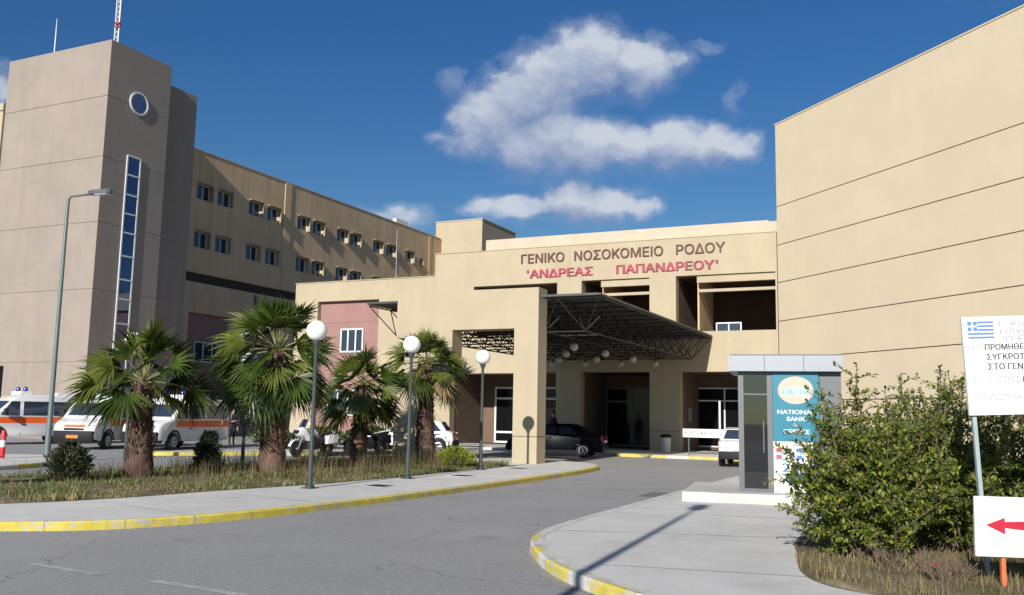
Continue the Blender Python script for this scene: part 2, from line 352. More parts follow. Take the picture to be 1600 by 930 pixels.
CARDARK = mat('dark_blue_paint', (.004, .005, .008), .4, spec=.10)
ORANGE = mat('orange_stripe', (.72, .105, .015), .45)
REDP = mat('red_plastic', (.55, .02, .03), .45)
REDLAMP = mat('red_lamp', (.40, .012, .02), .2)
LAMPLENS = mat('lamp_lens', (.65, .66, .66), .12, .3)
CHROME = mat('wheel_alloy', (.60, .60, .60), .25, .9)
BLUEL = mat('blue_beacon', (.01, .03, .25), .15)
NAVY = mat('navy_stripe', (.012, .02, .07), .4)
PLATE = mat('orange_plate', (.80, .16, .02), .5)
BINM = mat('pale_bin', (.55, .55, .53), .5)

# ------------------------------------------------------------------ text
def _box(x0, x1, y0, y1): return [(x0, y0), (x1, y0), (x1, y1), (x0, y1)]
def _bowl():
    o = [(.17, .728), (.336, .728), (.413, .72), (.475, .698), (.523, .662), (.557, .615), (.577, .56), (.584, .497), (.577, .435), (.557, .38), (.523, .333), (.475, .297), (.413, .274), (.336, .266), (.17, .266)]
    i = [(.17, .646), (.332, .646), (.384, .641), (.425, .627), (.455, .604), (.477, .575), (.489, .538), (.493, .497), (.489, .456), (.477, .42), (.455, .39), (.425, .367), (.385, .352), (.333, .347), (.17, .347)]
    return [(a, b, d, c) for a, b, c, d in zip(o, o[1:], i, i[1:])]
_K = [_box(.086, .178, 0, .728), [(.172, .25), (.232, .25), (.641, .728), (.520, .728), (.172, .345)], [(.262, .385), (.335, .452), (.648, 0), (.532, 0)]]
_P = [_box(.086, .178, 0, .728)] + _bowl()
_R = _P + [[(.30, .30), (.40, .30), (.60, 0), (.49, 0)]]
OWN = {'Κ': _K, 'K': _K, 'Ρ': _P, 'P': _P, 'R': _R}      # capitals whose strokes cross
_adv = {}
def text_polys(body):
    vs, fs = [], []; x = 0
    for ch in body:
        if ch not in _adv:
            w = lambda t: (lambda v: max(a for a, _ in v) - min(a for a, _ in v))(font_polys(t)[0])
            _adv[ch] = (w('H' + ch + 'H') - w('HH')) if ch != ' ' else .27
            _adv[ch + '_'] = ([], []) if ch == ' ' else (([p for q in OWN[ch] for p in q], None) if ch in OWN else font_polys(ch))
        cv, cf = _adv[ch + '_']; o = len(vs); vs += [(a + x, b) for a, b in cv]
        if cf is None:
            for q in OWN[ch]: fs.append(tuple(range(o, o + len(q)))[::1 if sum(q[i - 1][0] * q[i][1] - q[i][0] * q[i - 1][1] for i in range(len(q))) > 0 else -1]); o += len(q)
        else: fs += [tuple(i + o for i in f) for f in cf]
        x += _adv[ch]
    return vs, fs
def font_polys(body):
    cu = bpy.data.curves.new('t', 'FONT'); cu.body = body; cu.size = 1.0; cu.resolution_u = 4
    o = bpy.data.objects.new('t', cu); COL.objects.link(o)
    dg = bpy.context.evaluated_depsgraph_get(); me = bpy.data.meshes.new_from_object(o.evaluated_get(dg))
    vs = [(v.co.x, v.co.y) for v in me.vertices]; fs = [tuple(p.vertices) for p in me.polygons]
    bpy.data.objects.remove(o); bpy.data.curves.remove(cu); bpy.data.meshes.remove(me)
    return vs, fs
_cap = None
def put_text(mb, body, F, u, v, width=None, cap=.5, depth=0.0, n0=0.0, bold=0.0, mi=0):
    if bold:      # a heavier weight: three copies a hair apart, each a touch prouder
        for k, o_ in enumerate((-bold, bold, 0)): put_text1(mb, body, F, u + o_ * cap, v, width, cap, depth + k * .0006 if depth else 0, n0 + (0 if depth else k * .0004), mi)
    else: put_text1(mb, body, F, u, v, width, cap, depth, n0, mi)
def put_text1(mb, body, F, u, v, width=None, cap=.5, depth=0.0, n0=0.0, mi=0):
    """lay a word in frame F with its lower left at (u,v); cap = capital height; width squeezes it to fit"""
    global _cap
    if _cap is None:
        hv, _ = text_polys('Η'); _cap = max(y for _, y in hv)
    vs, fs = text_polys(body)
    if not vs: return
    x0 = min(x for x, _ in vs); x1 = max(x for x, _ in vs)
    sy = cap / _cap; sx = sy if width is None else width / (x1 - x0)
    P = [((x - x0) * sx + u, y * sy + v) for x, y in vs]; n = len(P)
    # strokes of one glyph may overlap: lay each separate piece a hair above the last
    par = list(range(n))
    def find(i):
        while par[i] != i: par[i] = par[par[i]]; i = par[i]
        return i
    for f in fs:
        for i in f[1:]: par[find(i)] = find(f[0])
    ids = {}; lift = [ids.setdefault(find(i), len(ids)) % 4 * .0007 for i in range(n)]
    if depth == 0: mb.add([F(a, b, n0 + l_) for (a, b), l_ in zip(P, lift)], fs, mi); return
    edges = {}
    for f in fs:
        for i in range(len(f)):
            e = (f[i], f[(i + 1) % len(f)]); edges[e] = 1
    side = [(a, b, b + n, a + n) for (a, b) in edges if (b, a) not in edges]
    mb.add([F(a, b, n0) for a, b in P] + [F(a, b, n0 + depth + l_ * 2) for (a, b), l_ in zip(P, lift)], [tuple(i + n for i in f) for f in fs] + side, mi)

# ------------------------------------------------------------------ ground, roads, pavements, kerbs
def catmull(P, per=6, closed=False):
    out = []
    n = len(P)
    for i in range(n - 1):
        p0, p1, p2, p3 = P[max(i - 1, 0)], P[i], P[i + 1], P[min(i + 2, n - 1)]
        for k in range(per):
            t = k / per
            out.append(tuple(.5 * ((2 * p1[d]) + (-p0[d] + p2[d]) * t + (2 * p0[d] - 5 * p1[d] + 4 * p2[d] - p3[d]) * t * t + (-p0[d] + 3 * p1[d] - 3 * p2[d] + p3[d]) * t ** 3) for d in (0, 1)))
    out.append(tuple(P[-1])); return out
def resample(P, step):
    out = [P[0]]; acc = 0
    for a, b in zip(P, P[1:]):
        L = math.dist(a, b); d = step - acc
        while d <= L:
            out.append((a[0] + (b[0] - a[0]) * d / L, a[1] + (b[1] - a[1]) * d / L)); d += step
        acc = L - (d - step)
    if math.dist(out[-1], P[-1]) > .02: out.append(P[-1])
    return out
def kerb(name, P, side, paint, w=.13, h=.125, closed=False):
    """kerb stones along P; side=+1: the stone lies left of the line; paint(s) -> True where yellow"""
    P = resample(P, .25); mb = MB(); s = 0
    nrm = []
    for i in range(len(P)):
        a, b = P[max(i - 1, 0)], P[min(i + 1, len(P) - 1)]; dx, dy = b[0] - a[0], b[1] - a[1]; l = math.hypot(dx, dy) or 1
        nrm.append((-dy / l * side, dx / l * side))
    for i in range(len(P) - 1):
        a, b, na, nb = P[i], P[i + 1], nrm[i], nrm[i + 1]; mi = 1 if paint(s, (a[0] + b[0]) / 2, (a[1] + b[1]) / 2) else 0
        def q(p, n, d, z): return (p[0] + n[0] * d, p[1] + n[1] * d, z)
        r = .025
        prof = [(-.035, -.02), (-.035, h - r), (r - .035, h), (.055, h), (w, h), (w, -.02)]
        A = [q(a, na, d, z) for d, z in prof]; B = [q(b, nb, d, z) for d, z in prof]
        mb.add(A + B, [(0, 6, 7, 1), (2, 1, 7, 8), (3, 2, 8, 9)], mi); mb.add(A + B, [(4, 3, 9, 10), (5, 4, 10, 11)], 0)
        if i % 4 == 0:      # open joint between two stones
            dx, dy = b[0] - a[0], b[1] - a[1]; l = math.hypot(dx, dy); t_ = (dx / l * .004, dy / l * .004)
            J = [(p_[0] + sg * t_[0], p_[1] + sg * t_[1], p_[2]) for sg in (-1, 1) for p_ in [q(a, na, d, z) for d, z in ((-.037, .0), (-.037, h - r), (r - .036, h + .002), (w, h + .002))]]
            mb.add(J, [(0, 4, 5, 1), (1, 5, 6, 2), (2, 6, 7, 3)], 2)
        s += math.dist(a, b)
    return obj(name, mb, [CONC2, YELLOW, KJOINT], kind='structure')
def sheet(name, poly, z, m, kind='structure', z0=None):
    mb = MB()
    if z0 is None: mb.add([(x, y, z) for x, y in poly], [tuple(range(len(poly)))])
    else: mb.prism(poly, z0, z)
    return obj(name, mb, m, kind=kind)
sheet('ground', [(-400, -400), (400, -400), (400, 400), (-400, 400)], -.03, GROUNDM)
sheet('road', [(-90, -40), (30, -40), (30, 60), (-90, 60)], 0.0, ASPHALT)

LEFT_KERB = catmull([(-22, 4.0), (-17.5, 5.4), (-14.5, 6.7), (-12.8, 7.6), (-11.5, 8.42), (-10.45, 9.4), (-9.85, 11.2), (-9.6, 14.0), (-9.55, 18.0), (-9.65, 22.6), (-9.85, 26.2), (-10.25, 28.4), (-11.0, 29.6), (-12.1, 30.2), (-13.4, 30.5), (-19.0, 30.9)])
sheet('pavement', LEFT_KERB + [(-24, 30.9), (-24, 14), (-22, 8)], .12, CONC, z0=-.01) if False else None
lp = LEFT_KERB + [(-19.2, 30.9), (-19.2, 12.0), (-22.5, 9.5)]
sheet('pavement', lp, .12, CONC, z0=-.01)
kerb('kerb', LEFT_KERB, 1, lambda s, x, y: x > -20 and y < 30.3)
BED_EDGE = catmull([(-21.5, 7.6), (-17.0, 8.4), (-14.6, 9.2), (-13.5, 10.1), (-12.95, 11.8), (-12.75, 13.6), (-12.3, 16.2), (-12.15, 18.4), (-12.15, 22.0), (-12.3, 25.0), (-12.7, 26.9), (-13.5, 27.6)], 5)
def bed(name, poly, z, m, amp=.05):
    """a planting bed: a triangulated, slightly uneven sheet of earth"""
    bm = bmesh.new(); vs = [bm.verts.new((x, y, z)) for x, y in poly]; f = bm.faces.new(vs)
    bmesh.ops.triangulate(bm, faces=[f])
    for _ in range(4): bmesh.ops.subdivide_edges(bm, edges=[e for e in bm.edges if e.calc_length() > .7], cuts=1)
    bmesh.ops.triangulate(bm, faces=bm.faces)
    for v in bm.verts:
        if not v.is_boundary: v.co.z += amp * (.6 + mnoise.noise(v.co * 1.3))
    mb = MB(); bm.verts.index_update(); mb.add([v.co[:] for v in bm.verts], [[v.index for v in f.verts] for f in bm.faces]); bm.free()
    return obj(name, mb, m, kind='structure', smooth=True)
bed('planting_bed', BED_EDGE + [(-18.0, 27.7), (-18.9, 26), (-18.9, 12.4), (-22.0, 9.9)], .124, SOIL)

RIGHT_KERB = catmull([(12, 5.3), (4, 5.7), (0, 6.7), (-1.8, 7.55), (-3.0, 8.4), (-3.75, 9.15), (-4.3, 9.95), (-4.75, 10.8), (-5.0, 11.7), (-5.12, 13.2), (-5.18, 16.6), (-5.25, 20), (-5.3, 26)])
sheet('pavement', RIGHT_KERB + [(-4.6, 27.5), (12, 27.5)], .12, CONC, z0=-.01)
RK = list(RIGHT_KERB)
kerb('kerb', RIGHT_KERB, -1, lambda s, x, y: y < 11.75 and x > -5.2 and (s % 1.15) < .68)
bed('planting_bed', catmull([(-1.85, 14), (-1.8, 12.4), (-1.6, 11.2), (-1.42, 10.1), (-1.12, 9.4), (-.6, 9.05), (.5, 8.75), (3, 8.4), (9, 8.2)], 5) + [(9, 20), (-.6, 18.5), (-1.6, 16.4)], .124, SOIL, .06)
# slab joints of the right pavement
jm = MB()
for (x0, y0, x1, y1) in ((-4.95, 14.6, -1.6, 15.6), (-4.9, 11.8, -1.9, 12.8), (-3.35, 9.35, -1.2, 9.75)):
    F = frame((x0, y0, .1235), (x1 - x0, y1 - y0, 0), (-(y1 - y0), x1 - x0, 0), (0, 0, 1)); l = math.hypot(x1 - x0, y1 - y0)
    jm.add([F(0, 0), F(l, 0), F(l, .018), F(0, .018)], [(0, 1, 2, 3)])
for y in (10.4, 13.0, 15.9, 19.0, 22.2, 25.2):
    jm.add([(-9.45 if y > 11 else -10.0, y, .1235), (-12.1, y + .5, .1235), (-12.1, y + .518, .1235), (-9.45 if y > 11 else -10.0, y + .018, .1235)], [(3, 2, 1, 0)])
obj('pavement_joint', jm, mat('joint_filler', (.30, .29, .265), .95), kind='structure')
# broken centre line, worn, near the camera
mk = MB()
for a, b in (((-8.85, 6.86), (-7.7, 6.78)), ((-7.05, 6.79), (-5.75, 6.70)), ((-10.9, 7.0), (-9.8, 6.93))):
    mk.add([(a[0], a[1] - .05, .004), (b[0], b[1] - .05, .004), (b[0], b[1] + .06, .004), (a[0], a[1] + .06, .004)], [(0, 1, 2, 3)])
obj('road_marking', mk, WHITEMARK, kind='structure')
sheet('road_patch', [(-6.05, 19.2), (-5.55, 19.25), (-5.6, 20.6), (-6.1, 20.5)], .0035, mat('asphalt_patch', (.13, .128, .128), .9, var=.1, vscale=2., speck=.2))
gr = MB(); rg = random.Random(21)
for base, side in ((LEFT_KERB, -1), (RIGHT_KERB, 1)):
    Pk = resample(base, .06)
    for i in range(1, len(Pk) - 1):
        if rg.random() < .45: continue
        dx, dy = Pk[i + 1][0] - Pk[i - 1][0], Pk[i + 1][1] - Pk[i - 1][1]; l = math.hypot(dx, dy) or 1; o_ = .05 + abs(rg.gauss(0, .10)); x, y = Pk[i][0] - dy / l * side * o_, Pk[i][1] + dx / l * side * o_
        sz = rg.uniform(.006, .018); an = rg.random() * 6.28; ca, sa = math.cos(an) * sz, math.sin(an) * sz
        gr.add([(x + ca, y + sa, .001), (x - sa, y + ca, .001), (x - ca * .8, y - sa, .001), (x + sa, y - ca * .7, .001), (x, y, sz * .8)], [(0, 1, 4), (1, 2, 4), (2, 3, 4), (3, 0, 4)])
tag(obj('grit', gr, SOIL, kind='stuff'), 'grit and dry bits gathered along the kerbs', 'grit')
# traffic islands of the ambulance yard
ISL = catmull([(-27.2, 41.8), (-26.6, 36), (-25.9, 30), (-26.4, 26.2), (-26.1, 24.9), (-25.4, 25.2), (-23.6, 27.4), (-22.0, 29.3), (-21.1, 32.2), (-20.7, 36.8), (-20.7, 40.4)])
sheet('traffic_island', ISL + [(-21.0, 41.8)], .12, CONC2, z0=-.01)
kerb('kerb', ISL, 1, lambda s, x, y: y < 34 and x > -26.1 and (s % 3.2) < 2.7)
ISL2 = catmull([(-29.5, 9), (-24.0, 10), (-22.5, 13), (-22.45, 16.3), (-23.3, 18.8), (-24.2, 20.4), (-25.6, 21.0), (-28, 19.8), (-30.5, 16)])
sheet('traffic_island', ISL2 + [(-31, 12)], .12, CONC, z0=-.01)
kerb('kerb', ISL2, 1, lambda s, x, y: x > -25 and 15 < y < 20.8 and (s % 1.6) < .95)
# walkway along the entrance
WALK = [(-26.4, 40.6), (-13.6, 40.2)] + catmull([(-13.6, 40.0), (-13.3, 39.0), (-12.7, 38.5), (-10.5, 38.45), (-8.6, 38.5), (-5.0, 38.5)], 4)
sheet('pavement', WALK + [(0, 38.5), (0, 45.9), (-36, 45.9), (-36, 43.0), (-26.4, 42.6)], .12, CONC, z0=-.01)
kerb('kerb', WALK[2:], 1, lambda s, x, y: x > -13.2 and not (-10.9 < x < -9.9))

# ------------------------------------------------------------------ buildings
UP = (0, 0, 1)
def window(parent, F, u0, u1, v0, v1, rec=.14, fw=.06, nx=2, ny=1, mf=ALU, mg=WINGLASS, name='window', vs=None, us=None, deep=.05):
    """frame with bars (part) and its pane (sub-part) set into an opening of the wall"""
    a = MB(); n0, n1 = -rec - deep, -rec
    e = .002
    a.fbox(F, (u0 + e, u0 + fw), (v0 + e, v1 - e), (n0, n1)); a.fbox(F, (u1 - fw, u1 - e), (v0 + e, v1 - e), (n0, n1))
    a.fbox(F, (u0 + fw, u1 - fw), (v0 + e, v0 + fw), (n0, n1)); a.fbox(F, (u0 + fw, u1 - fw), (v1 - fw, v1 - e), (n0, n1))
    xs = us if us else [u0 + (u1 - u0) * i / nx for i in range(1, nx)]
    zs = vs if vs else [v0 + (v1 - v0) * i / ny for i in range(1, ny)]
    for x in xs: a.fbox(F, (x - fw * .5, x + fw * .5), (v0 + fw, v1 - fw), (n0 + .004, n1 - .004))
    for z in zs: a.fbox(F, (u0 + fw, u1 - fw), (z - fw * .5, z + fw * .5), (n0 + .008, n1 - .008))
    o = obj(name, a, mf, parent)
    g = MB(); g.fbox(F, (u0 + fw * .5, u1 - fw * .5), (v0 + fw * .5, v1 - fw * .5), (n0 + .012, n0 + .02))
    obj('pane', g, mg, o)
    return o

# -- grey stair tower
tw = thing('stair_tower', 'tall grey rendered tower with a round window and a long strip window', 'tower', (-45.3, 37.8, 0))
def stacked(x0, x1, y0, y1, top, joints, gap=.03, inset=.03):
    mb = MB(); zs = [0] + joints + [top]
    for a, b in zip(zs, zs[1:]): mb.box(x0, x1, y0, y1, a + (gap / 2 if a else 0), b - (gap / 2 if b != top else 0))
    mb.box(x0 + inset, x1 - inset, y0 + inset, y1 - inset, .1, top - .4)
    return mb
obj('wall', stacked(-49.565, -41.107, 34.256, 38.65, 22.015, [4.107, 8.029, 11.714, 15.352, 18.802]), GREYM, tw)
obj('wall', stacked(-49.14, -41.816, 38.652, 41.533, 21.212, [11.714]), GREYM, tw)
F = FX(-41.107)
zs = [15.825, 14.738, 13.604, 12.518, 11.431, 10.108, 8.785, 7.698, 6.328, 4.91, 3.776]
u0, u1 = 35.844, 36.846
a = MB(); zb, zt_ = zs[-1], zs[0]
a.fbox(F, (u0, u0 + .085), (zb, zt_), (.004, .06)); a.fbox(F, (u1 - .085, u1), (zb, zt_), (.004, .06))
for z in zs: a.fbox(F, (u0 + .085, u1 - .085), (z - .05, z + .04), (.004, .055))
sw = obj('window', a, ALU, tw, label='tall strip window of mirror panes in a white frame')
for b, t in zip(zs[1:], zs): g = MB(); g.fbox(F, (u0 + .087, u1 - .087), (b + .042, t - .052), (.004, .03)); obj('pane', g, MIRROR, sw)
a = MB(); cy, cz = 36.411, 18.991; n = 40
vs = []; fs = []
for k in range(n):
    an = 2 * PI * k / n
    for r, d in ((.57, .004), (.57, .07), (.67, .07), (.67, .004)): vs.append(F(cy + r * math.cos(an), cz + r * math.sin(an), d))
for k in range(n):
    for j in range(4): fs.append((k * 4 + j, ((k + 1) % n) * 4 + j, ((k + 1) % n) * 4 + (j + 1) % 4, k * 4 + (j + 1) % 4))
a.add(vs, fs); rw = obj('window', a, ALU, tw, label='round window in a white ring')
g = MB(); g.fprism(F, [(cy + .57 * math.cos(2 * PI * k / n), cz + .57 * math.sin(2 * PI * k / n)) for k in range(n)], .004, .03); obj('pane', g, MIRROR, rw)
a = MB(); F = FY(34.256); a.fbox(F, (-49.423, -47.675), (.1, 3.918), (.003, .05)); obj('doorway', a, DARKGLASS, tw)
# roof gear on the tower
ms = thing('lattice_mast', 'white and red lattice radio mast on the roof of the grey tower', 'mast', (-41.7, 35.05, 22.0))
a = MB(); bx, by = -41.7, 35.05
L3 = [(bx + .13 * math.cos(k * 2 * PI / 3), by + .13 * math.sin(k * 2 * PI / 3)) for k in range(3)]
for x, y in L3: a.tube([(x, y, 22.0), (x, y, 28.0)], .022, 6)
z = 22.1; k = 0
while z < 27.7:
    for i in range(3):
        p, q = L3[i], L3[(i + 1) % 3]; a.tube([(*p, z), (*q, z + .3)], .012, 5); a.tube([(*q, z), (*p, z + .3)], .012, 5)
    z += .3
obj('lattice', a, WHITE, ms)
a = MB(); a.lathe([(.0, 23.29), (.17, 23.29), (.17, 23.41), (.0, 23.41)], 12, (bx, by, 0)); a.lathe([(.11, 23.1), (.15, 23.1), (.15, 23.22), (.11, 23.22)], 12, (bx, by, 0)); obj('collar', a, mat('mast_red', (.30, .015, .03), .5), ms)
a = MB(); a.tube([(-46.07, 34.5, 22.0), (-46.07, 34.5, 23.15), (-46.09, 34.5, 24.2)], [.035, .03, .012], 8)
obj('whip_antenna', a, WHITE, label='thin white whip antenna near the front edge of the grey tower roof', cat='antenna')

# -- long ward wing
wg = thing('ward_wing', 'long ochre hospital wing with two rows of hooded windows behind the tower', 'building', (-52, 60, 0))
F = FX(-45.5)
r1 = [45.72, 47.68, 50.88, 52.9, 56.45, 58.4, 61.68, 63.6, 67.05, 69.2, 72.4]
r2 = [45.7, 47.7, 50.82, 52.92, 56.5, 58.47, 61.7, 63.75, 67.05, 69.2, 72.4]
W = 1.25
holes = [(y, y + W, 15.95, 17.0) for y in r1] + [(y, y + W, 12.6, 13.72) for y in r2] + [(74.95, 75.75, 15.9, 16.7)]
mb = MB(); wall(mb, F, 43.952, 79.0, 10.9, 19.3, .3, holes)
pk = [(45.66, 49.6), (51.2, 55.2), (56.6, 60.4)]
lowholes = [(a_, b_, .6, 8.2) for a_, b_ in pk] + [(51.9, 52.5, 9.3, 10.1)]
wall(mb, F, 43.952, 79.0, 0, 10.25, .3, lowholes)
mb.box(-60, -45.802, 44.0, 79.0, .05, 19.1)
mb.box(-60, -45.5, 79.002, 79.2, 0, 19.3); mb.box(-60, -45.75, 43.96, 44.0, 19.0, 19.3)
obj('wall', mb, OCHRE, wg)
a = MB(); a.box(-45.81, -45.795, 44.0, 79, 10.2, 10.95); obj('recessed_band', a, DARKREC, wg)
for q0, q1, d_ in ((54.8, 55.55, .05), (76.7, 77.2, .03)): a = MB(); a.fbox(F, (q0, q1), (10.92, 19.28), (.003, d_)); obj('pilaster', a, OCHRE, wg)
a = MB(); a.fbox(F, (43.96, 78.9), (19.302, 19.36), (-.35, .04)); obj('coping', a, OCHRE, wg)
for a_, b_ in pk:
    a = MB(); a.box(-45.8, -45.77, a_, b_, .6, 8.2); p = obj('panel', a, PINK, wg)
    window(p, FX(-45.77), a_ + .9, b_ - .5, 4.9, 6.3, -.06, .08, 3)
    window(p, FX(-45.77), a_ + .9, b_ - .5, 1.2, 2.9, -.06, .08, 3)
for row, z0, z1 in ((r1, 15.95, 17.0), (r2, 12.6, 13.72)):
    for i, y in enumerate(row):
        w = window(wg, F, y, y + W, z0, z1, .12, .055, 2)
        hd = MB(); hd.fbox(F, (y - .04, y + W + .035), (z1, z1 + .04), (.003, .30)); hd.fbox(F, (y + W, y + W + .03), (z0, z1), (.003, .27))
        obj('hood', hd, HOODM, w)
        if rnd.random() < .6:      # a drawn curtain or blind behind part of the glass
            c0_, c1_ = rnd.choice(((.06, .48), (.52, .94), (.06, .94), (.06, .30))); zc = z0 + .06 if rnd.random() < .6 else z0 + rnd.uniform(.3, .7)
            cu = MB(); cu.fbox(F, (y + W * c0_, y + W * c1_), (zc, z1 - .06), (-.156, -.152)); obj('curtain', cu, rnd.choice((CURT, CURT2)), w)
window(wg, F, 74.95, 75.75, 15.9, 16.7, .15, .05, 1)
window(wg, F, 51.9, 52.5, 9.3, 10.1, .15, .05, 1)
a = MB(); a.box(-46.3, -45.9, 71.3, 73.4, 19.3, 19.9); obj('roof_unit', a, WHITE, label='small white box on the far roof edge of the ward wing', cat='roof unit')
# block at the far end of the wing, rear block left of the tower
rb = thing('rooftop_block', 'cream block rising above the far end of the ward wing', 'building', (-43.5, 83, 0))
a = MB(); a.box(-46.2, -40.9, 79.22, 87, 0, 21.05); obj('wall', a, CREAM, rb)
a = MB(); a.box(-46.26, -40.84, 79.16, 87.06, 21.052, 21.14); obj('coping', a, CREAM_PALE, rb)
rb = thing('rear_block', 'cream rear block showing as a sliver left of the grey tower', 'building', (-75, 60, 0))
a = MB(); a.box(-84, -66.8, 46, 66, 0, 25.0); obj('wall', a, CREAM, rb)
a = MB(); a.box(-84.1, -66.7, 45.9, 66.1, 25.002, 25.6); obj('parapet', a, CREAM, rb)

# -- entrance building with the lettering
eb = thing('entrance_building', 'cream entrance block with brown and red Greek lettering over deep openings', 'building', (-21, 50, 0))
F = FY(43.7)
pinkh = (-33.4, -29.1, .45, 8.17)
holes = [pinkh, (-23.0, -18.08, 5.9, 8.62), (-16.72, -13.1, 5.9, 8.66), (-11.76, -6.98, 5.9, 8.66),
         (-24.3, -18.08, .12, 3.95), (-16.72, -13.1, .12, 3.95), (-11.58, -6.98, .12, 3.95)]
mb = MB(); wall(mb, F, -35.08, -25.48, 0, 9.3, .55, [pinkh]); wall(mb, F, -25.48, -6.9, 0, 10.55, .55, holes[1:])
obj('wall', mb, CREAM, eb)
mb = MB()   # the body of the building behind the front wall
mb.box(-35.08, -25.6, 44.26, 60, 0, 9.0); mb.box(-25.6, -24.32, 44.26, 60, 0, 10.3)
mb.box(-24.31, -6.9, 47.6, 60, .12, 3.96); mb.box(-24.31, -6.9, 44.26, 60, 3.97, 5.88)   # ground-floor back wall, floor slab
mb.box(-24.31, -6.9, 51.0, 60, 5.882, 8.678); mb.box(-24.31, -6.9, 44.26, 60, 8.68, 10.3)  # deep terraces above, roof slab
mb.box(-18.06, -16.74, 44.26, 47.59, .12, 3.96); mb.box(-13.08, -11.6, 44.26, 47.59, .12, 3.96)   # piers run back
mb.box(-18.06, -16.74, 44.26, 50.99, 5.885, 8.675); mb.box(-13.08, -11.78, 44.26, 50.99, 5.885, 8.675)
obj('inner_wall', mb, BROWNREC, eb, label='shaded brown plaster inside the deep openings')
for x0, x1 in ((-16.70, -13.12), (-11.74, -7.0)):      # header and thin beam across the terraces
    mb = MB(); mb.fbox(F, (x0 + 1.0, x1), (8.30, 8.655), (-.40, -.12)); obj('header', mb, CREAM, eb)
    mb = MB(); mb.fbox(F, (x0 + 1.0, x1), (7.86, 8.00), (-.60, -.35)); obj('beam', mb, CREAM, eb)
    mb = MB(); mb.fbox(F, (x0 + .92, x0 + 1.0), (5.9, 8.655), (-3.6, -.57)); obj('partition', mb, OCHRE, eb)
mb = MB(); mb.box(-22.6, -7.35, 44.27, 45.2, 10.32, 11.27); mb.box(-7.348, -6.9, 44.27, 45.2, 10.32, 11.2); mb.box(-22.6, -6.9, 45.2, 58, 10.302, 11.0)
obj('parapet', mb, CREAM_PALE, eb, label='paler set-back parapet above the lettering')
a = MB(); a.box(-35.1, -25.49, 43.66, 44.3, 9.302, 9.35); a.box(-25.5, -22.62, 43.66, 44.3, 10.552, 10.6); a.box(-22.61, -6.9, 43.67, 44.26, 10.552, 10.575); obj('coping', a, CREAM, eb)
a = MB(); a.fbox(F, (-33.38, -29.12), (.46, 8.16), (-.5, -.30)); pp = obj('panel', a, PINK, eb, label='recessed pink wall panel')
a = MB()
for z in (1.9, 4.1, 6.9): a.fbox(F, (-33.38, -29.12), (z, z + .018), (-.302, -.298))
obj('joint', a, GROOVE, pp)
window(pp, F, -31.85, -30.25, 5.15, 6.55, .21, .09, 3); window(pp, F, -32.6, -29.7, 1.5, 3.0, .21, .08, 4)
# ground floor glazing
gl = FY(47.58)
window(eb, gl, -23.45, -18.2, .14, 3.32, -.10, .11, 2, 2, vs=[.75, 2.66], us=[-22.15, -20.4], mg=DARKGLASS, name='glazed_door')
window(eb, gl, -16.72, -14.1, .14, 3.32, -.10, .13, 2, 2, vs=[2.55], us=[-15.2], mf=STEEL, mg=DARKGLASS, name='glazed_door')
window(eb, gl, -11.9, -7.1, .26, 3.32, -.10, .07, 2, 2, vs=[2.64], us=[-10.25, -8.9], mf=ALU, mg=DARKGLASS, name='window')
window(eb, FY(44.9), -10.05, -8.8, 5.9, 6.42, -.10, .06, 2, 1, mg=WINGLASS)
# gaps in the wall's finish
a = MB()
for x in (-28.6, -25.46, -17.4): a.fbox(F, (x, x + .012), (8.75, 10.5 if x > -26 else 9.25), (-.01, .002))
for x0, x1 in ((-18.08, -16.72), (-13.1, -11.58)): a.fbox(F, (x0 - .002, x1 + .002), (1.05, 1.075), (-.01, .003))
obj('joint', a, GROOVE, eb)
for w_, x0, x1, lb in (('ΓΕΝΙΚΟ', -20.15, -17.69, 'first'), ('ΝΟΣΟΚΟΜΕΙΟ', -17.11, -12.4, 'second'), ('ΡΟΔΟΥ', -11.72, -9.32, 'third')):
    a = MB(); put_text(a, w_, F, x0, 9.73, x1 - x0, .49, .06, .003, .02)
    obj('lettering', a, BROWNLET, eb, fix=False, label=lb + ' word of the brown upper line')
for ws, lb in (((("'", -19.80, -19.72), ('ΑΝΔΡΕΑΣ', -19.62, -16.12)), 'first'), ((('ΠΑΠΑΝΔΡΕΟΥ', -14.81, -9.86), ("'", -9.76, -9.68)), 'second')):
    a = MB()
    for w_, x0, x1 in ws: put_text(a, w_, F, x0, 8.93, x1 - x0, .43, .06, .003, .06)
    obj('lettering', a, REDLET, eb, fix=False, label=lb + ' word of the bold red lower line')
a = MB(); a.tube([(-28.4, 44.3, 9.0), (-28.42, 44.3, 10.8), (-28.45, 44.3, 12.3)], [.022, .018, .010], 8)
obj('whip_antenna', a, STEELPALE, label='thin white pole standing on the low roof in front of the ward wing', cat='antenna')

# -- free-standing portal wall
gw = thing('portal_wall', 'free-standing cream portal wall with two openings in front of the canopy', 'gateway', (-14.9, 28, 0))
F = FY(27.7); mb = MB()
wall(mb, F, -17.65, -12.12, .0, 5.95, .72, [(-16.59, -13.0, -.1, 3.08), (-15.37, -13.0, 3.58, 4.585)])
obj('wall', mb, CREAM, gw)
a = MB()
for x0, x1 in ((-17.652, -16.588), (-13.002, -12.118)): a.box(x0, x1, 27.697, 28.423, .985, 1.01)
obj('joint', a, GROOVE, gw)

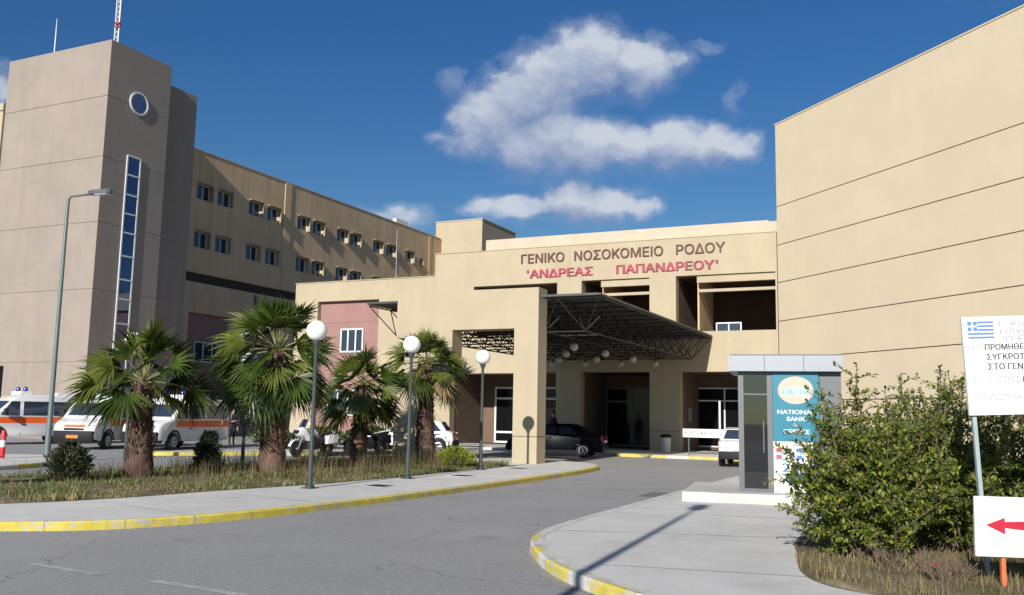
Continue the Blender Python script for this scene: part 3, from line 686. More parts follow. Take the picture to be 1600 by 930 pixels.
# -- space-frame canopy
cn = thing('entrance_canopy', 'dark space-frame canopy with a flat metal roof over the driveway', 'canopy', (-14.5, 35.8, 0))
cx0, cx1, cy0, cy1, ct, cb = -18.95, -10.02, 27.75, 43.6, 5.56, 4.52
a = MB(); a.box(cx0, cx1, cy0 + .75, cy1, ct + .05, ct + .13)
a.box(cx0, -17.7, cy0, cy0 + .748, ct + .05, ct + .13); a.box(-12.06, cx1, cy0, cy0 + .748, ct + .05, ct + .13)
obj('roof_sheet', a, ROOFSHEET, cn)
a = MB(); nx, ny = 6, 11; dx, dy = (cx1 - cx0) / nx, (cy1 - cy0) / ny
T = lambda i, j: (cx0 + dx * i, cy0 + .08 + (dy - .01) * j, ct); B = lambda i, j: (cx0 + dx * (i + .5), cy0 + .08 + (dy - .01) * (j + .5), cb)
def bar(p, q, r=.027):
    def inwall(t): return -17.66 < t[0] < -12.11 and 27.6 < t[1] < 28.43
    if inwall(p) or inwall(q): return
    a.tube([p, q], r, 6)
for i in range(nx + 1):
    for j in range(ny + 1):
        if i < nx: bar(T(i, j), T(i + 1, j))
        if j < ny: bar(T(i, j), T(i, j + 1))
for i in range(nx):
    for j in range(ny):
        if i < nx - 1: bar(B(i, j), B(i + 1, j))
        if j < ny - 1: bar(B(i, j), B(i, j + 1))
        for di in (0, 1):
            for dj in (0, 1): bar(B(i, j), T(i + di, j + dj), .020)
obj('space_frame', a, LATT, cn)
a = MB()
a.box(cx1 + .002, cx1 + .06, cy0, cy1, ct + .05, ct + .125); a.box(-12.05, cx1, cy0 - .06, cy0 - .002, ct + .05, ct + .125); a.box(cx0, -17.68, cy0 - .06, cy0 - .002, ct + .05, ct + .125)
a.box(cx0 - .06, cx0 - .002, cy0, cy1, ct + .05, ct + .125)
obj('edge_trim', a, LATTPALE, cn)
# pendant globes under the canopy
def pendant(x, y, label):
    t = thing('pendant_globe', label, 'lamp', (x, y, 4.3), 0, 'globe lamps hanging under the canopy')
    a = MB(); a.sphere((x, y, 4.3), .155, 18, 12); obj('globe', a, PENDM, t, smooth=True)
    a = MB(); a.tube([(x, y, 4.465), (x, y, 5.5)], .014, 6); a.lathe([(.05, 4.45), (.06, 4.5), (.02, 4.53)], 10, (x, y, 0)); obj('hanger', a, LATT, t)
PX, PY_ = (-12.6, -14.35, -16.2, -17.95), (32.2, 35.75, 39.5, 43.0)
for i, j, l in ((0, 0, 'frontmost pendant globe under the canopy, largest and highest in view'), (1, 1, 'pendant globe second in the row running back beside the portal pillar'),
                (2, 2, 'pendant globe third in the row running back beside the portal pillar'), (3, 3, 'pendant globe nearest the portal pillar, last in that row'),
                (0, 1, 'pendant globe first in the middle row under the canopy'), (1, 2, 'pendant globe second in the middle row under the canopy'), (2, 3, 'pendant globe last in the middle row, left of the glass entrance doors'),
                (0, 2, 'pendant globe in front of the wide pier right of the entrance doors, nearer of two'), (1, 3, 'pendant globe above the glass entrance doors, farther of two'),
                (0, 3, 'pendant globe standing alone at the right end under the canopy')):
    pendant(PX[i], PY_[j], l)

# -- big blank hall on the right, its long wall at 45 degrees
hl = thing('hall_building', 'huge windowless cream hall with dark horizontal joints behind the bushes', 'building', (6, 45, 0))
c0 = Vector((-6.86, 43.66)); dr = Vector((1, -1)).normalized(); bk = Vector((1, 1)).normalized()
def hallpoly(i, L=34, D=24):
    p = [c0 + bk * i + dr * i, c0 + dr * (L - i) + bk * i, c0 + dr * (L - i) + bk * (D - i), c0 + dr * i + bk * (D - i)]
    return [(v.x, v.y) for v in p]
zs = [0, 2.6, 4.5, 6.28, 8.1, 9.89, 11.74, 15.74]
mb = MB()
for a_, b_ in zip(zs, zs[1:]): mb.prism(hallpoly(0), a_ + (.02 if a_ else 0), b_ - (.02 if b_ < 15 else 0))
obj('wall', mb, HALLM, hl)
mb = MB(); mb.prism(hallpoly(-.03), 15.742, 15.80); obj('coping', mb, STEELPALE if False else HALLM, hl)
mb = MB(); mb.prism(hallpoly(.07), .1, 15.3); obj('core', mb, GROOVE, hl, label='dark core in the gaps between the wall bands')

# ------------------------------------------------------------------ vehicles (built nose towards +x at the origin, then placed)
def arch(cx, cz, r, n=9):     # wheel arch points, walking from front (+x) to rear along the sill
    return [(cx + r * math.cos(PI * k / n), cz + r * math.sin(PI * k / n)) for k in range(n + 1)]
def inset_poly(P, d):
    n = len(P); out = []
    area = sum(P[i][0] * P[(i + 1) % n][1] - P[(i + 1) % n][0] * P[i][1] for i in range(n))
    s = 1 if area > 0 else -1
    for i in range(n):
        p0, p1, p2 = Vector(P[i - 1]), Vector(P[i]), Vector(P[(i + 1) % n])
        a = (p1 - p0).normalized(); b = (p2 - p1).normalized()
        na, nb = Vector((-a.y, a.x)) * s, Vector((-b.y, b.x)) * s
        m_ = (na + nb); m_ = m_ / max(m_.length, .3); k = d / max(m_.dot(na), .5)
        out.append(tuple(p1 + m_ * k))
    return out
def shell(P, hw, bev, warp, cuts_x=(), cuts_z=()):
    """a body whose side outline is P (x,z): rounded at the flanks, then warped (tumblehome, plan taper)"""
    n = len(P); layers = [(-hw, inset_poly(P, bev)), (-hw + bev * .35, inset_poly(P, bev * .3)), (-hw + bev, P), (hw - bev, P), (hw - bev * .35, inset_poly(P, bev * .3)), (hw, inset_poly(P, bev))]
    vs = [(x, y, z) for y, Q in layers for x, z in Q]; fs = []
    for l in range(len(layers) - 1):
        for i in range(n): fs.append((l * n + i, l * n + (i + 1) % n, (l + 1) * n + (i + 1) % n, (l + 1) * n + i))
    fs.append(tuple(range(n))); fs.append(tuple(range((len(layers) - 1) * n, len(layers) * n))[::-1])
    me = bpy.data.meshes.new('t'); me.from_pydata(vs, [], fs); bm = bmesh.new(); bm.from_mesh(me); bpy.data.meshes.remove(me)
    for c in cuts_x: bmesh.ops.bisect_plane(bm, geom=bm.verts[:] + bm.edges[:] + bm.faces[:], plane_co=(c, 0, 0), plane_no=(1, 0, 0))
    for c in cuts_z: bmesh.ops.bisect_plane(bm, geom=bm.verts[:] + bm.edges[:] + bm.faces[:], plane_co=(0, 0, c), plane_no=(0, 0, 1))
    bmesh.ops.triangulate(bm, faces=[f for f in bm.faces if len(f.verts) > 4])
    for v in bm.verts: v.co = warp(v.co)
    bm.verts.index_update(); mb = MB(); mb.add([v.co[:] for v in bm.verts], [[v.index for v in f.verts] for f in bm.faces]); bm.free()
    return mb
def side_poly(P, y, warp, t=.012):
    """a thin panel lying on the flank at y (outline in x,z), following the warp"""
    s = 1 if y > 0 else -1; mb = MB(); n = len(P)
    # subdivide the outline so that it follows the curve of the flank
    A = [warp(Vector((x, y + s * .004, z))) for x, z in P]; B = [warp(Vector((x, y - s * .02, z))) for x, z in P]
    mb.add([v[:] for v in A + B], [tuple(range(n)), tuple(range(n, 2 * n))[::-1]] + [(i, (i + 1) % n, n + (i + 1) % n, n + i) for i in range(n)])
    return mb
def slab(corners, warp, proud=.008):
    """a thin pane on a sloping face: four corners, pushed out along its normal"""
    c = [warp(Vector(p)) for p in corners]; nr = (c[1] - c[0]).cross(c[2] - c[1]).normalized()
    mb = MB(); A = [p + nr * proud for p in c]; B = [p - nr * .02 for p in c]
    mb.add([v[:] for v in A + B], [(0, 1, 2, 3), (7, 6, 5, 4)] + [(i, (i + 1) % 4, 4 + (i + 1) % 4, 4 + i) for i in range(4)])
    return mb
def wheel(t, x, y, r, w, rimmat=CHROME):
    s = 1 if y > 0 else -1
    a = MB(); a.lathe([(r * .62, -w / 2), (r * .93, -w / 2), (r, -w * .3), (r, w * .3), (r * .93, w / 2), (r * .62, w / 2)], 24, (x, y, r), 'y')
    o = obj('wheel', a, BLACK, t, smooth=True)
    a = MB(); q = [(r * .60, -.02), (r * .62, .03), (r * .50, .035), (r * .44, .005), (r * .15, .02), (r * .12, .04), (.005, .04)]
    a.lathe([(rr, (w / 2 - .03 + d) * s) for rr, d in q], 24, (x, y, r), 'y')
    for k in range(6):
        an = k * PI / 3; ca, sa = math.cos(an), math.sin(an)
        p0, p1 = r * .14, r * .52; yy = y + s * (w / 2 + .0)
        a.tube([(x + ca * p0, yy - s * .005, r + sa * p0), (x + ca * p1, yy - s * .005, r + sa * p1)], r * .07, 5)
    obj('rim', a, rimmat, o, smooth=True)
def place(t, x, y, heading, z=0):
    t.location = (x, y, z); t.rotation_euler = (0, 0, heading)

def make_ambulance(label, high=0.0, low_nose=True):
    t = thing('ambulance', label, 'ambulance', group='ambulances parked in the yard')
    H = 2.12 + high; hw = .98
    P = [(2.5, .34)] + arch(1.62, .36, .42) + arch(-1.45, .36, .42) + [(-2.55, .36), (-2.62, .5), (-2.62, 1.2), (-2.58, H - .18), (-2.48, H - .03), (-2.2, H), (.35, H), (.75, H - .05), (1.02, H - .2 - high * .4),
         (1.72, 1.30), (1.80, 1.24), (2.3, 1.10), (2.46, 1.02), (2.54, .88), (2.6, .55), (2.58, .36)]
    def warp(v):
        x, y, z = v; k = 1.0
        if z > 1.1: k -= .085 * ((z - 1.1) / 1.1) ** 1.3
        if x > 1.5: k -= .16 * min(1.2, ((x - 1.5) / 1.1)) ** 2
        return Vector((x, y * k, z))
    obj('body', shell(P, hw, .07, warp, (1.5, 1.8, 2.1, 2.35), (.8, 1.1, 1.4, 1.7, 2.0)), CARWHITE, t, smooth=35)
    zt = H - .26 - high * .4
    xt = 1.02 + (zt + .0 - (H - .2 - high * .4)) * 0 ; xw = lambda z: 1.72 + (1.02 - 1.72) * (z - 1.30) / ((H - .2 - high * .4) - 1.30)
    obj('windscreen', slab([(xw(1.36), -.80, 1.36), (xw(1.36), .80, 1.36), (xw(zt), .80, zt), (xw(zt), -.80, zt)], warp), WINGLASS, t)
    for y in (hw, -hw):
        zr = min(1.95, zt)
        for Q in ([(1.50, 1.30), (.70, 1.30), (.70, zr), (1.06, zr)], [(.55, 1.28), (-.55, 1.28), (-.55, zr), (.55, zr)], [(-.75, 1.28), (-2.2, 1.28), (-2.2, zr), (-.75, zr)]):
            obj('side_window', side_poly(Q if y > 0 else Q[::-1], y, warp), WINGLASS, t)
        S = [(2.34, .90), (1.5, .94), (.5, .94), (-2.6, .94), (-2.6, 1.22), (.5, 1.22), (1.5, 1.20), (2.1, 1.11)]
        obj('stripe', side_poly(S if y < 0 else S[::-1], y, warp), ORANGE, t)
        d = MB()
        for x in (.62, -.65):
            d.add([tuple(warp(Vector((x + dx, y * 1.0055, z)))) for dx, z in ((0, .4), (.02, .4), (.02, zr), (0, zr))], [(0, 1, 2, 3)])
        obj('door_gap', d, BLACKPL, t, fix=False)
        d = MB(); d.fbox(frame((0, 0, 0), (1, 0, 0), (0, 0, 1), (0, 1, 0)), (.42, .58), (.86, .90), sorted((y * .985, y * 1.03))); obj('handle', d, BLACKPL, t)
        m_ = MB(); s = 1 if y > 0 else -1
        m_.tube([(1.35, s * .9, 1.34), (1.38, s * 1.1, 1.38)], .03, 6); m_.box(1.30, 1.42, min(s * 1.08, s * 1.3), max(s * 1.08, s * 1.3), 1.28, 1.58); obj('mirror', m_, BLACKPL, t)
        hl_ = MB(); hl_.box(2.30, 2.512, min(s * .46, s * .80), max(s * .46, s * .80), .86, 1.0); obj('headlight', hl_, LAMPLENS, t)
        fg = MB(); fg.lathe([(.01, .0), (.06, .0), (.05, -.03), (.01, -.03)], 10, (2.63, s * .62, .48), 'x'); obj('fog_lamp', fg, LAMPLENS, t)
    bp = [(2.3, .30), (2.60, .30), (2.655, .42), (2.645, .68), (2.60, .75), (2.3, .75)]
    b = shell(bp, hw * .995, .05, warp, (2.45,)); obj('bumper', b, BLACKPL, t, smooth=30)
    for y in (hw, -hw):
        A = arch(1.62, .36, .47, 12); A2 = arch(1.62, .36, .41, 12); obj('arch_trim', side_poly((A + A2[::-1]) if y > 0 else (A + A2[::-1])[::-1], y, warp), BLACKPL, t)
    g = MB(); g.box(2.45, 2.565, -.42, .42, .77, .86); obj('grille', g, BLACKPL, t)
    g = MB(); g.box(2.3, 2.56, -.40, .40, .905, .99); obj('front_stripe', g, ORANGE, t)
    g = MB(); g.box(2.6, 2.672, -.24, .24, .46, .58); obj('number_plate', g, PLATE, t)
    for x in (1.62, -1.45):
        for y in (.86, -.86): wheel(t, x, y, .34, .22, BINM)
    g = MB()
    g.box(.1, .55, -.55, .55, H - .005, H + .16); obj('roof_box', g, CARWHITE, t)
    for y in (.4, -.4):
        g = MB(); g.lathe([(.09, H + .16), (.09, H + .30), (.05, H + .36), (.01, H + .36)], 12, (.32, y, 0)); obj('beacon', g, BLUEL, t, smooth=True)
    g = MB(); g.box(-1.9, -1.1, -.4, .4, H - .005, H + .13); obj('roof_vent', g, CARWHITE, t)
    return t
a1 = make_ambulance('ambulance furthest left, its front cut off by the photo edge', .08)
place(a1, -37.9, 28.6, R(-90 - 15))
a2 = make_ambulance('middle ambulance of the three, its orange number plate facing out', 0)
place(a2, -32.5, 28.3, R(-90 + 22))
a3 = make_ambulance('ambulance half behind the thick red-brown palm trunk, a dark figure at its rear', .02)
place(a3, -30.05, 29.9, R(-90 + 12))

def make_car(name, label, paint, L=4.3, W=1.68, H=1.38, hatch=True, stripe=None, cat='car'):
    t = thing(name, label, cat)
    f, r = L / 2, -L / 2; hw = W / 2; wx, wr = f - .78, r + .78 if not hatch else r + .66; R_ = .30
    roof_f, roof_r = .35, (r + 1.05 if not hatch else r + .62)
    if hatch: rear = [(r + .03, .32), (r, .5), (r + .02, .78), (r + .06, .90), (roof_r - .30, .96), (roof_r - .02, H - .06)]
    else: rear = [(r + .03, .32), (r, .5), (r + .02, .80), (r + .06, .94), (r + .62, .98), (roof_r, H - .09), (roof_r + .12, H - .05)]
    P = [(f - .06, .24)] + arch(wx, .30, .355) + arch(wr, .30, .355) + rear + [(roof_r + .35, H), (-.1, H), (roof_f, H - .05), (1.02, .96), (1.12, .93), (f - .42, .82), (f - .12, .72), (f - .02, .58), (f, .40)]
    def warp(v):
        x, y, z = v; k = 1.0
        if z > .88: k -= .27 * min(1, (z - .88) / (H - .88)) ** .9
        elif z < .5: k -= .05 * (.5 - z)
        if x > f - .9: k -= .16 * ((x - f + .9) / .9) ** 2
        if x < r + .6: k -= .09 * ((r + .6 - x) / .6) ** 2
        return Vector((x, y * k, z))
    obj('body', shell(P, hw, .06, warp, (f - .9, f - .55, f - .25, r + .3, r + .6, 0), (.5, .88, .98, 1.1, 1.24)), paint, t, smooth=32)
    # glass
    def on(p, q, s): return (p[0] + (q[0] - p[0]) * s, p[1] + (q[1] - p[1]) * s)
    A, B = (1.02, .96), (roof_f, H - .05); a0, a1_ = on(A, B, .06), on(A, B, .93)
    w0 = hw - .14
    obj('windscreen', slab([(a0[0], -w0, a0[1]), (a0[0], w0, a0[1]), (a1_[0], w0, a1_[1]), (a1_[0], -w0, a1_[1])], warp), WINGLASS, t)
    A, B = ((roof_r - .30, .96), (roof_r - .02, H - .06)) if hatch else ((r + .62, .98), (roof_r, H - .09)); a0, a1_ = on(A, B, .08), on(A, B, .93)
    obj('rear_window', slab([(a0[0], w0, a0[1]), (a0[0], -w0, a0[1]), (a1_[0], -w0, a1_[1]), (a1_[0], w0, a1_[1])], warp), WINGLASS, t)
    zt = H - .12; rr = roof_r + (.12 if hatch else .22)
    for y in (hw, -hw):
        s = 1 if y > 0 else -1
        for Q in ([(.86, .95), (-.12, .95), (-.12, zt), (.46, zt)], [(-.22, .95), (rr - .22, .95), (rr + .12, zt), (-.22, zt)]):
            obj('side_window', side_poly(Q if y > 0 else Q[::-1], y, warp), WINGLASS, t)
        d = MB()
        for x in (.88, -.17, rr - .3): d.add([tuple(warp(Vector((x + dx, y * 1.005, z)))) for dx, z in ((0, .36), (.016, .36), (.016, .93), (0, .93))], [(0, 1, 2, 3)])
        obj('door_gap', d, BLACKPL, t, fix=False)
        for x in (.05, rr - .15):
            d = MB(); d.box(x, x + .16, min(y * .97, y * 1.02), max(y * .97, y * 1.02), .80, .835); obj('handle', d, BLACKPL if paint is CARWHITE else paint, t)
        Q = [(f - .5, .50), (r + .25, .50), (r + .25, .56), (f - .5, .56)]; obj('rub_strip', side_poly(Q if y > 0 else Q[::-1], y, warp), BLACKPL, t)
        if stripe:
            Q = [(f - .55, .60), (0, .60), (r + .3, .60), (r + .3, .76), (0, .74), (f - .75, .72)]; obj('stripe', side_poly(Q if y > 0 else Q[::-1], y, warp), stripe, t)
        m_ = MB(); m_.tube([(.80, s * (hw - .06), .97), (.82, s * (hw + .05), 1.0)], .025, 6); m_.box(.74, .86, min(s * (hw + .02), s * (hw + .20)), max(s * (hw + .02), s * (hw + .20)), .94, 1.07); obj('mirror', m_, paint, t)
        h_ = MB(); h_.box(f - .30, f - .075, min(s * .36, s * (hw - .20)), max(s * .36, s * (hw - .20)), .58, .70); obj('headlight', h_, LAMPLENS, t)
        Q = [(r - .012, s * (hw * .55), .70), (r - .012, s * (hw * .905), .70), (r + .035, s * (hw * .905), .90), (r + .035, s * (hw * .6), .90)]
        mb = MB(); mb.add([q for q in Q] + [(q[0] + .12, q[1], q[2]) for q in Q], [(0, 1, 2, 3), (7, 6, 5, 4), (0, 4, 5, 1), (1, 5, 6, 2), (2, 6, 7, 3), (3, 7, 4, 0)]); obj('tail_light', mb, REDLAMP, t)
        for x in (wx, wr): wheel(t, x, s * (hw - .10), R_, .19)
    b = shell([(r + .25, .26), (r - .03, .30), (r - .05, .48), (r - .01, .56), (r + .25, .56)][::-1], hw * 1.0, .04, warp); obj('bumper', b, BLACKPL if paint is CARWHITE else paint, t, smooth=30)
    b = shell([(f - .3, .22), (f + .03, .26), (f + .05, .42), (f + .0, .52), (f - .3, .52)], hw * 1.0, .04, warp); obj('bumper', b, BLACKPL if paint is CARWHITE else paint, t, smooth=30)
    g = MB(); g.box(r - .06, r + .05, -.26, .26, .60 if hatch else .62, .71); obj('number_plate', g, WHITE, t)
    g = MB(); g.tube([(r - .05, .45, .24), (r + .3, .45, .25)], .03, 8); obj('exhaust', g, BLACKPL, t)
    return t
c = make_car('parked_car', 'dark navy saloon stopped in the shade under the canopy', CARDARK, 4.1, 1.70, 1.38, False)
place(c, -15.0, 36.45, R(180 + 11))
c = make_car('parked_car', 'white hatchback seen from behind, half hidden by the bank machine cabin', CARWHITE, 3.9, 1.64, 1.40, True)
place(c, -6.75, 34.9, R(90 + 5))
c = make_car('police_car', 'white patrol hatchback with a dark stripe and blue beacon behind the portal', CARWHITE, 3.9, 1.64, 1.42, True, NAVY)
place(c, -21.3, 35.0, R(180 + 20))
bar_ = MB(); bar_.box(-.5, -.15, -.5, .5, 1.40, 1.45); o = obj('light_bar', bar_, BLACKPL, None); o.parent = c
for y in (.36, -.36):
    g = MB(); g.lathe([(.10, 1.45), (.10, 1.57), (.06, 1.63), (.01, 1.63)], 12, (-.32, y, 0)); o2 = obj('beacon', g, BLUEL, None, smooth=True); o2.parent = o

def make_motorcycle(label, fair, screen):
    t = thing('motorcycle', label, 'motorcycle')
    for x in (.72, -.70):
        a = MB(); r_, w_ = .30, .13
        a.lathe([(r_ * .70, -w_ * .4), (r_ * .9, -w_ * .5), (r_, -w_ * .15), (r_, w_ * .15), (r_ * .9, w_ * .5), (r_ * .70, w_ * .4)], 26, (x, 0, r_), 'y'); o = obj('wheel', a, BLACK, t, smooth=True)
        a = MB(); a.lathe([(r_ * .72, -.03), (r_ * .72, .03), (r_ * .64, .03), (r_ * .64, -.03)], 26, (x, 0, r_), 'y'); a.lathe([(.05, -.06), (.05, .06)], 12, (x, 0, r_), 'y')
        for k in range(5):
            an = 2 * PI * k / 5; a.tube([(x, 0, r_), (x + .2 * math.cos(an), 0, r_ + .2 * math.sin(an))], .018, 6)
        obj('rim', a, CHROME, o, smooth=True)
    idw = lambda v: Vector(v)
    def nose(v): return Vector((v[0], v[1] * (1 - .45 * max(0, (v[0] - .3) / .6) ** 1.5), v[2]))
    a = MB()
    for y in (.11, -.11): a.tube([(.72, y, .30), (.48, y, .92)], .03, 8)
    obj('fork', a, CHROME, t)
    a = MB(); pts = [.72 + .36 * math.cos(R(k)) for k in range(20, 161, 20)]
    ring = [(.72 + .35 * math.cos(R(k)), .30 + .35 * math.sin(R(k))) for k in range(15, 150, 15)]
    for (x0, z0), (x1, z1) in zip(ring, ring[1:]): a.add([(x0, -.08, z0), (x1, -.08, z1), (x1, 0, z1 + .02), (x0, 0, z0 + .02), (x1, .08, z1), (x0, .08, z0)], [(0, 1, 2, 3), (3, 2, 4, 5)])
    obj('mudguard', a, fair, t, fix=False, smooth=True)
    obj('fairing', shell([(.80, .86), (.74, 1.0), (.55, 1.12), (.38, 1.06), (.30, .92), (.16, .80), (.05, .58), (.12, .42), (.22, .42), (.30, .58), (.50, .74), (.70, .78)], .20, .08, nose, (.3, .5)), fair, t, smooth=60)
    obj('windscreen', shell([(.58, 1.09), (.38, 1.40), (.33, 1.38), (.45, 1.09)], .17, .05, idw), screen, t, smooth=60)
    obj('headlight', shell([(.845, .87), (.80, 1.0), (.66, 1.0), (.66, .87)], .13, .03, idw), BLACKPL, t, smooth=60)
    obj('fuel_tank', shell([(.25, .82), (.22, 1.02), (.0, 1.06), (-.2, .92), (-.22, .78)], .16, .08, idw), fair, t, smooth=60)
    obj('seat', shell([(-.18, .80), (-.2, .90), (-.45, .86), (-.85, .94), (-.9, .88), (-.5, .76)], .14, .05, idw), BLACK, t, smooth=60)
    obj('tail', shell([(-.5, .72), (-.55, .80), (-1.0, .96), (-1.08, .92), (-.95, .80), (-.6, .66)], .13, .05, idw), fair, t, smooth=60)
    obj('engine', shell([(.30, .28), (.34, .60), (-.1, .74), (-.35, .60), (-.32, .30)], .19, .06, idw), BLACKPL, t, smooth=60)
    for s in (1, -1):
        obj('pannier', MB() if False else shell([(-.45, .48), (-.45, .80), (-.95, .84), (-.98, .50)], .11, .04, lambda v, s=s: Vector((v[0], v[1] + s * .27, v[2]))), fair, t, smooth=60)
        a = MB(); a.tube([(.40, 0, 1.02), (.36, s * .2, 1.04), (.24, s * .34, 1.02)], .018, 6); obj('handlebar', a, BLACKPL, t)
        a = MB(); a.tube([(.46, s * .15, 1.12), (.44, s * .34, 1.22)], .012, 6); a.sphere((.43, s * .36, 1.22), .065, 10, 8, sz=.7); obj('mirror', a, fair, t, smooth=True)
    a = MB(); a.tube([(.1, -.2, .30), (-.3, -.22, .28), (-.95, -.22, .42)], [.03, .045, .05], 8); obj('exhaust', a, CHROME, t)
    a = MB(); a.tube([(-.1, .2, .28), (-.18, .36, .0)], .014, 6); obj('kickstand', a, BLACKPL, t)
    return t
m1 = make_motorcycle('white faired motorcycle standing by the yard kerb beside the dark palm trunk', CARWHITE, SCREEN); place(m1, -21.6, 28.3, R(-104))
m2 = make_motorcycle('dark motorcycle with a pale windscreen parked further along the kerb in shade', CARDARK, WHITE); place(m2, -20.75, 30.6, R(-112))

# ------------------------------------------------------------------ people
SKIN = mat('skin', (.42, .23, .15), .6); HAIR = mat('dark_hair', (.012, .010, .009), .7)
CLOTHN = mat('navy_uniform', (.012, .014, .028), .85); CLOTHB = mat('black_clothes', (.014, .012, .013), .85); CLOTHR = mat('maroon_clothes', (.09, .022, .02), .85)
def person(label, x, y, rot, height, cloth, pose, z=0, trousers=None):
    t = thing('person', label, 'person', (0, 0, 0))
    V, E, RD = [], [], []
    def ch(pts, rs, start=None):
        prev = start
        for p, r in zip(pts, rs):
            V.append(p); RD.append(r); i = len(V) - 1
            if prev is not None: E.append((prev, i))
            prev = i
        return prev
    pel = ch([(0, 0, .95)], [(.155, .11)])
    ab = ch([(0, .005, 1.10), (0, .0, 1.25), (0, -.005, 1.40)], [(.15, .10), (.17, .115), (.165, .10)], pel)
    nk = ch([(0, 0, 1.50), (0, .02, 1.56)], [(.07, .06), (.055, .055)], ab)
    ch([(0, .03, 1.62), (0, .03, 1.70), (0, .015, 1.755)], [(.07, .085), (.077, .10), (.05, .06)], nk)
    nose = ch([(0, .13, 1.655)], [(.012, .014)], len(V) - 3)
    hands = []
    for s in (1, -1):
        st = .07 + .03 * pose.get('stance', 1)
        ch([(s * .09, 0, .90), (s * st, .01, .50), (s * st, -.02, .10), (s * st, .03, .045), (s * (st + .02), .16, .035)], [(.09, .095), (.06, .065), (.042, .045), (.045, .04), (.04, .03)], pel)
        arm = pose['armr' if s < 0 else 'arml']
        wr = ch([(s * .17, 0, 1.42)] + [(s * a_[0], a_[1], a_[2]) for a_ in arm], [(.06, .06), (.05, .052), (.042, .042), (.03, .026)][:len(arm) + 1], ab)
        w = Vector(V[wr]); el = Vector(V[wr - 1]); d = (w - el).normalized(); side = d.cross(Vector((0, 0, 1))); side = side.normalized() if side.length > .2 else Vector((0, 1, 0)); upv = side.cross(d)
        pm = ch([tuple(w + d * .07)], [(.034, .018)], wr); hands.append(w)
        for k, l in ((-1.5, .055), (-.5, .072), (.5, .068), (1.5, .05)):
            b = w + d * .10 + side * k * .018; ch([tuple(b), tuple(b + d * l * .6 - upv * .012), tuple(b + d * l - upv * .035)], [(.010, .010), (.009, .009), (.007, .007)], pm)
        b = w + d * .04 + side * .035; ch([tuple(b), tuple(b + d * .045 + side * .02)], [(.011, .011), (.009, .009)], pm)
    me = bpy.data.meshes.new('body'); me.from_pydata(V, E, []); o = bpy.data.objects.new('body', me); COL.objects.link(o)
    sk = o.modifiers.new('skin', 'SKIN'); sk.use_smooth_shade = True; sv = me.skin_vertices[0].data
    for i, r in enumerate(RD): sv[i].radius = r
    sv[0].use_root = True
    ss = o.modifiers.new('sub', 'SUBSURF'); ss.levels = 1; ss.render_levels = 1
    dg = bpy.context.evaluated_depsgraph_get(); dg.update(); nm = bpy.data.meshes.new_from_object(o.evaluated_get(dg)); bpy.data.objects.remove(o)
    nm.name = 'body'; [nm.materials.append(m_) for m_ in (cloth, SKIN, trousers or cloth, BLACK)]
    for p in nm.polygons:
        c_ = p.center; mi = 0
        if c_.z > 1.525: mi = 1
        elif c_.z < .09: mi = 3
        elif c_.z < .93: mi = 2
        if any((c_ - w).length < .19 and abs(c_.x) + abs(c_.y) > .2 and (c_ - w).dot(w - Vector((0, 0, 1.3))) > -.02 for w in hands): mi = 1
        p.material_index = mi; p.use_smooth = True
    b = bpy.data.objects.new('body', nm); COL.objects.link(b); b.parent = t
    a = MB(); a.sphere((0, -.0, 1.715), .098, 14, 10, sz=.9); hb = obj('hair', a, HAIR, None, smooth=True); hb.parent = t
    s = height / 1.79; t.scale = (s, s, s); t.location = (x, y, z); t.rotation_euler = (0, 0, rot)
    return t
POSE1 = dict(arml=[(.25, .03, 1.16), (.12, .26, 1.14), (.02, .34, 1.18)], armr=[(.24, -.01, 1.14), (.25, .06, .95), (.24, .10, .86)])
POSE2 = dict(arml=[(.24, -.01, 1.14), (.25, .05, .93), (.24, .08, .84)], armr=[(.24, -.01, 1.14), (.25, .05, .93), (.24, .08, .84)])
person('person in dark uniform looking down at something held in one hand by the ambulance', -31.75, 35.2, R(-120), 1.76, CLOTHN, POSE1)
person('person in dark clothes standing behind the roof of the navy saloon, taller of two', -16.95, 40.7, R(160), 1.80, CLOTHB, POSE2, .12)
person('shorter person in maroon beside the portal pillar, mostly behind the navy saloon', -17.7, 41.2, R(200), 1.55, CLOTHR, POSE2, .12)

# ------------------------------------------------------------------ street furniture
def globe_lamp(x, y, label, h=3.42, z=.12):
    t = thing('globe_lamp', label, 'street lamp', (x, y, z), 0, 'white globe lamps on dark posts')
    a = MB(); a.lathe([(.10, z + .0), (.10, z + .05), (.05, z + .09), (.045, z + 1.0), (.038, z + h - .55), (.055, z + h - .50), (.085, z + h - .43), (.085, z + h - .38), (.01, z + h - .38)], 14, (x, y, 0)); obj('post', a, POLEM, t, smooth=True)
    a = MB(); a.box(x - .13, x + .13, y - .13, y + .13, z, z + .02); obj('base_plate', a, POLEM, t)
    a = MB(); a.sphere((x, y, z + h - .20), .215, 28, 18); obj('globe', a, GLOBEM, t, smooth=True)
globe_lamp(-11.75, 15.38, 'nearest and largest globe lamp of the pavement row, in front of the second palm')
globe_lamp(-11.72, 19.1, 'middle globe lamp of the pavement row, in front of the right-hand palm')
globe_lamp(-12.07, 23.62, 'globe lamp nearest the portal, casting its round shadow on the pillar')
globe_lamp(-18.2, 16.5, 'globe lamp showing only its white top above the leftmost palm crown')
globe_lamp(-16.95, 19.25, 'globe lamp between the dark bush and the second palm trunk, head hidden in fronds', h=3.2)

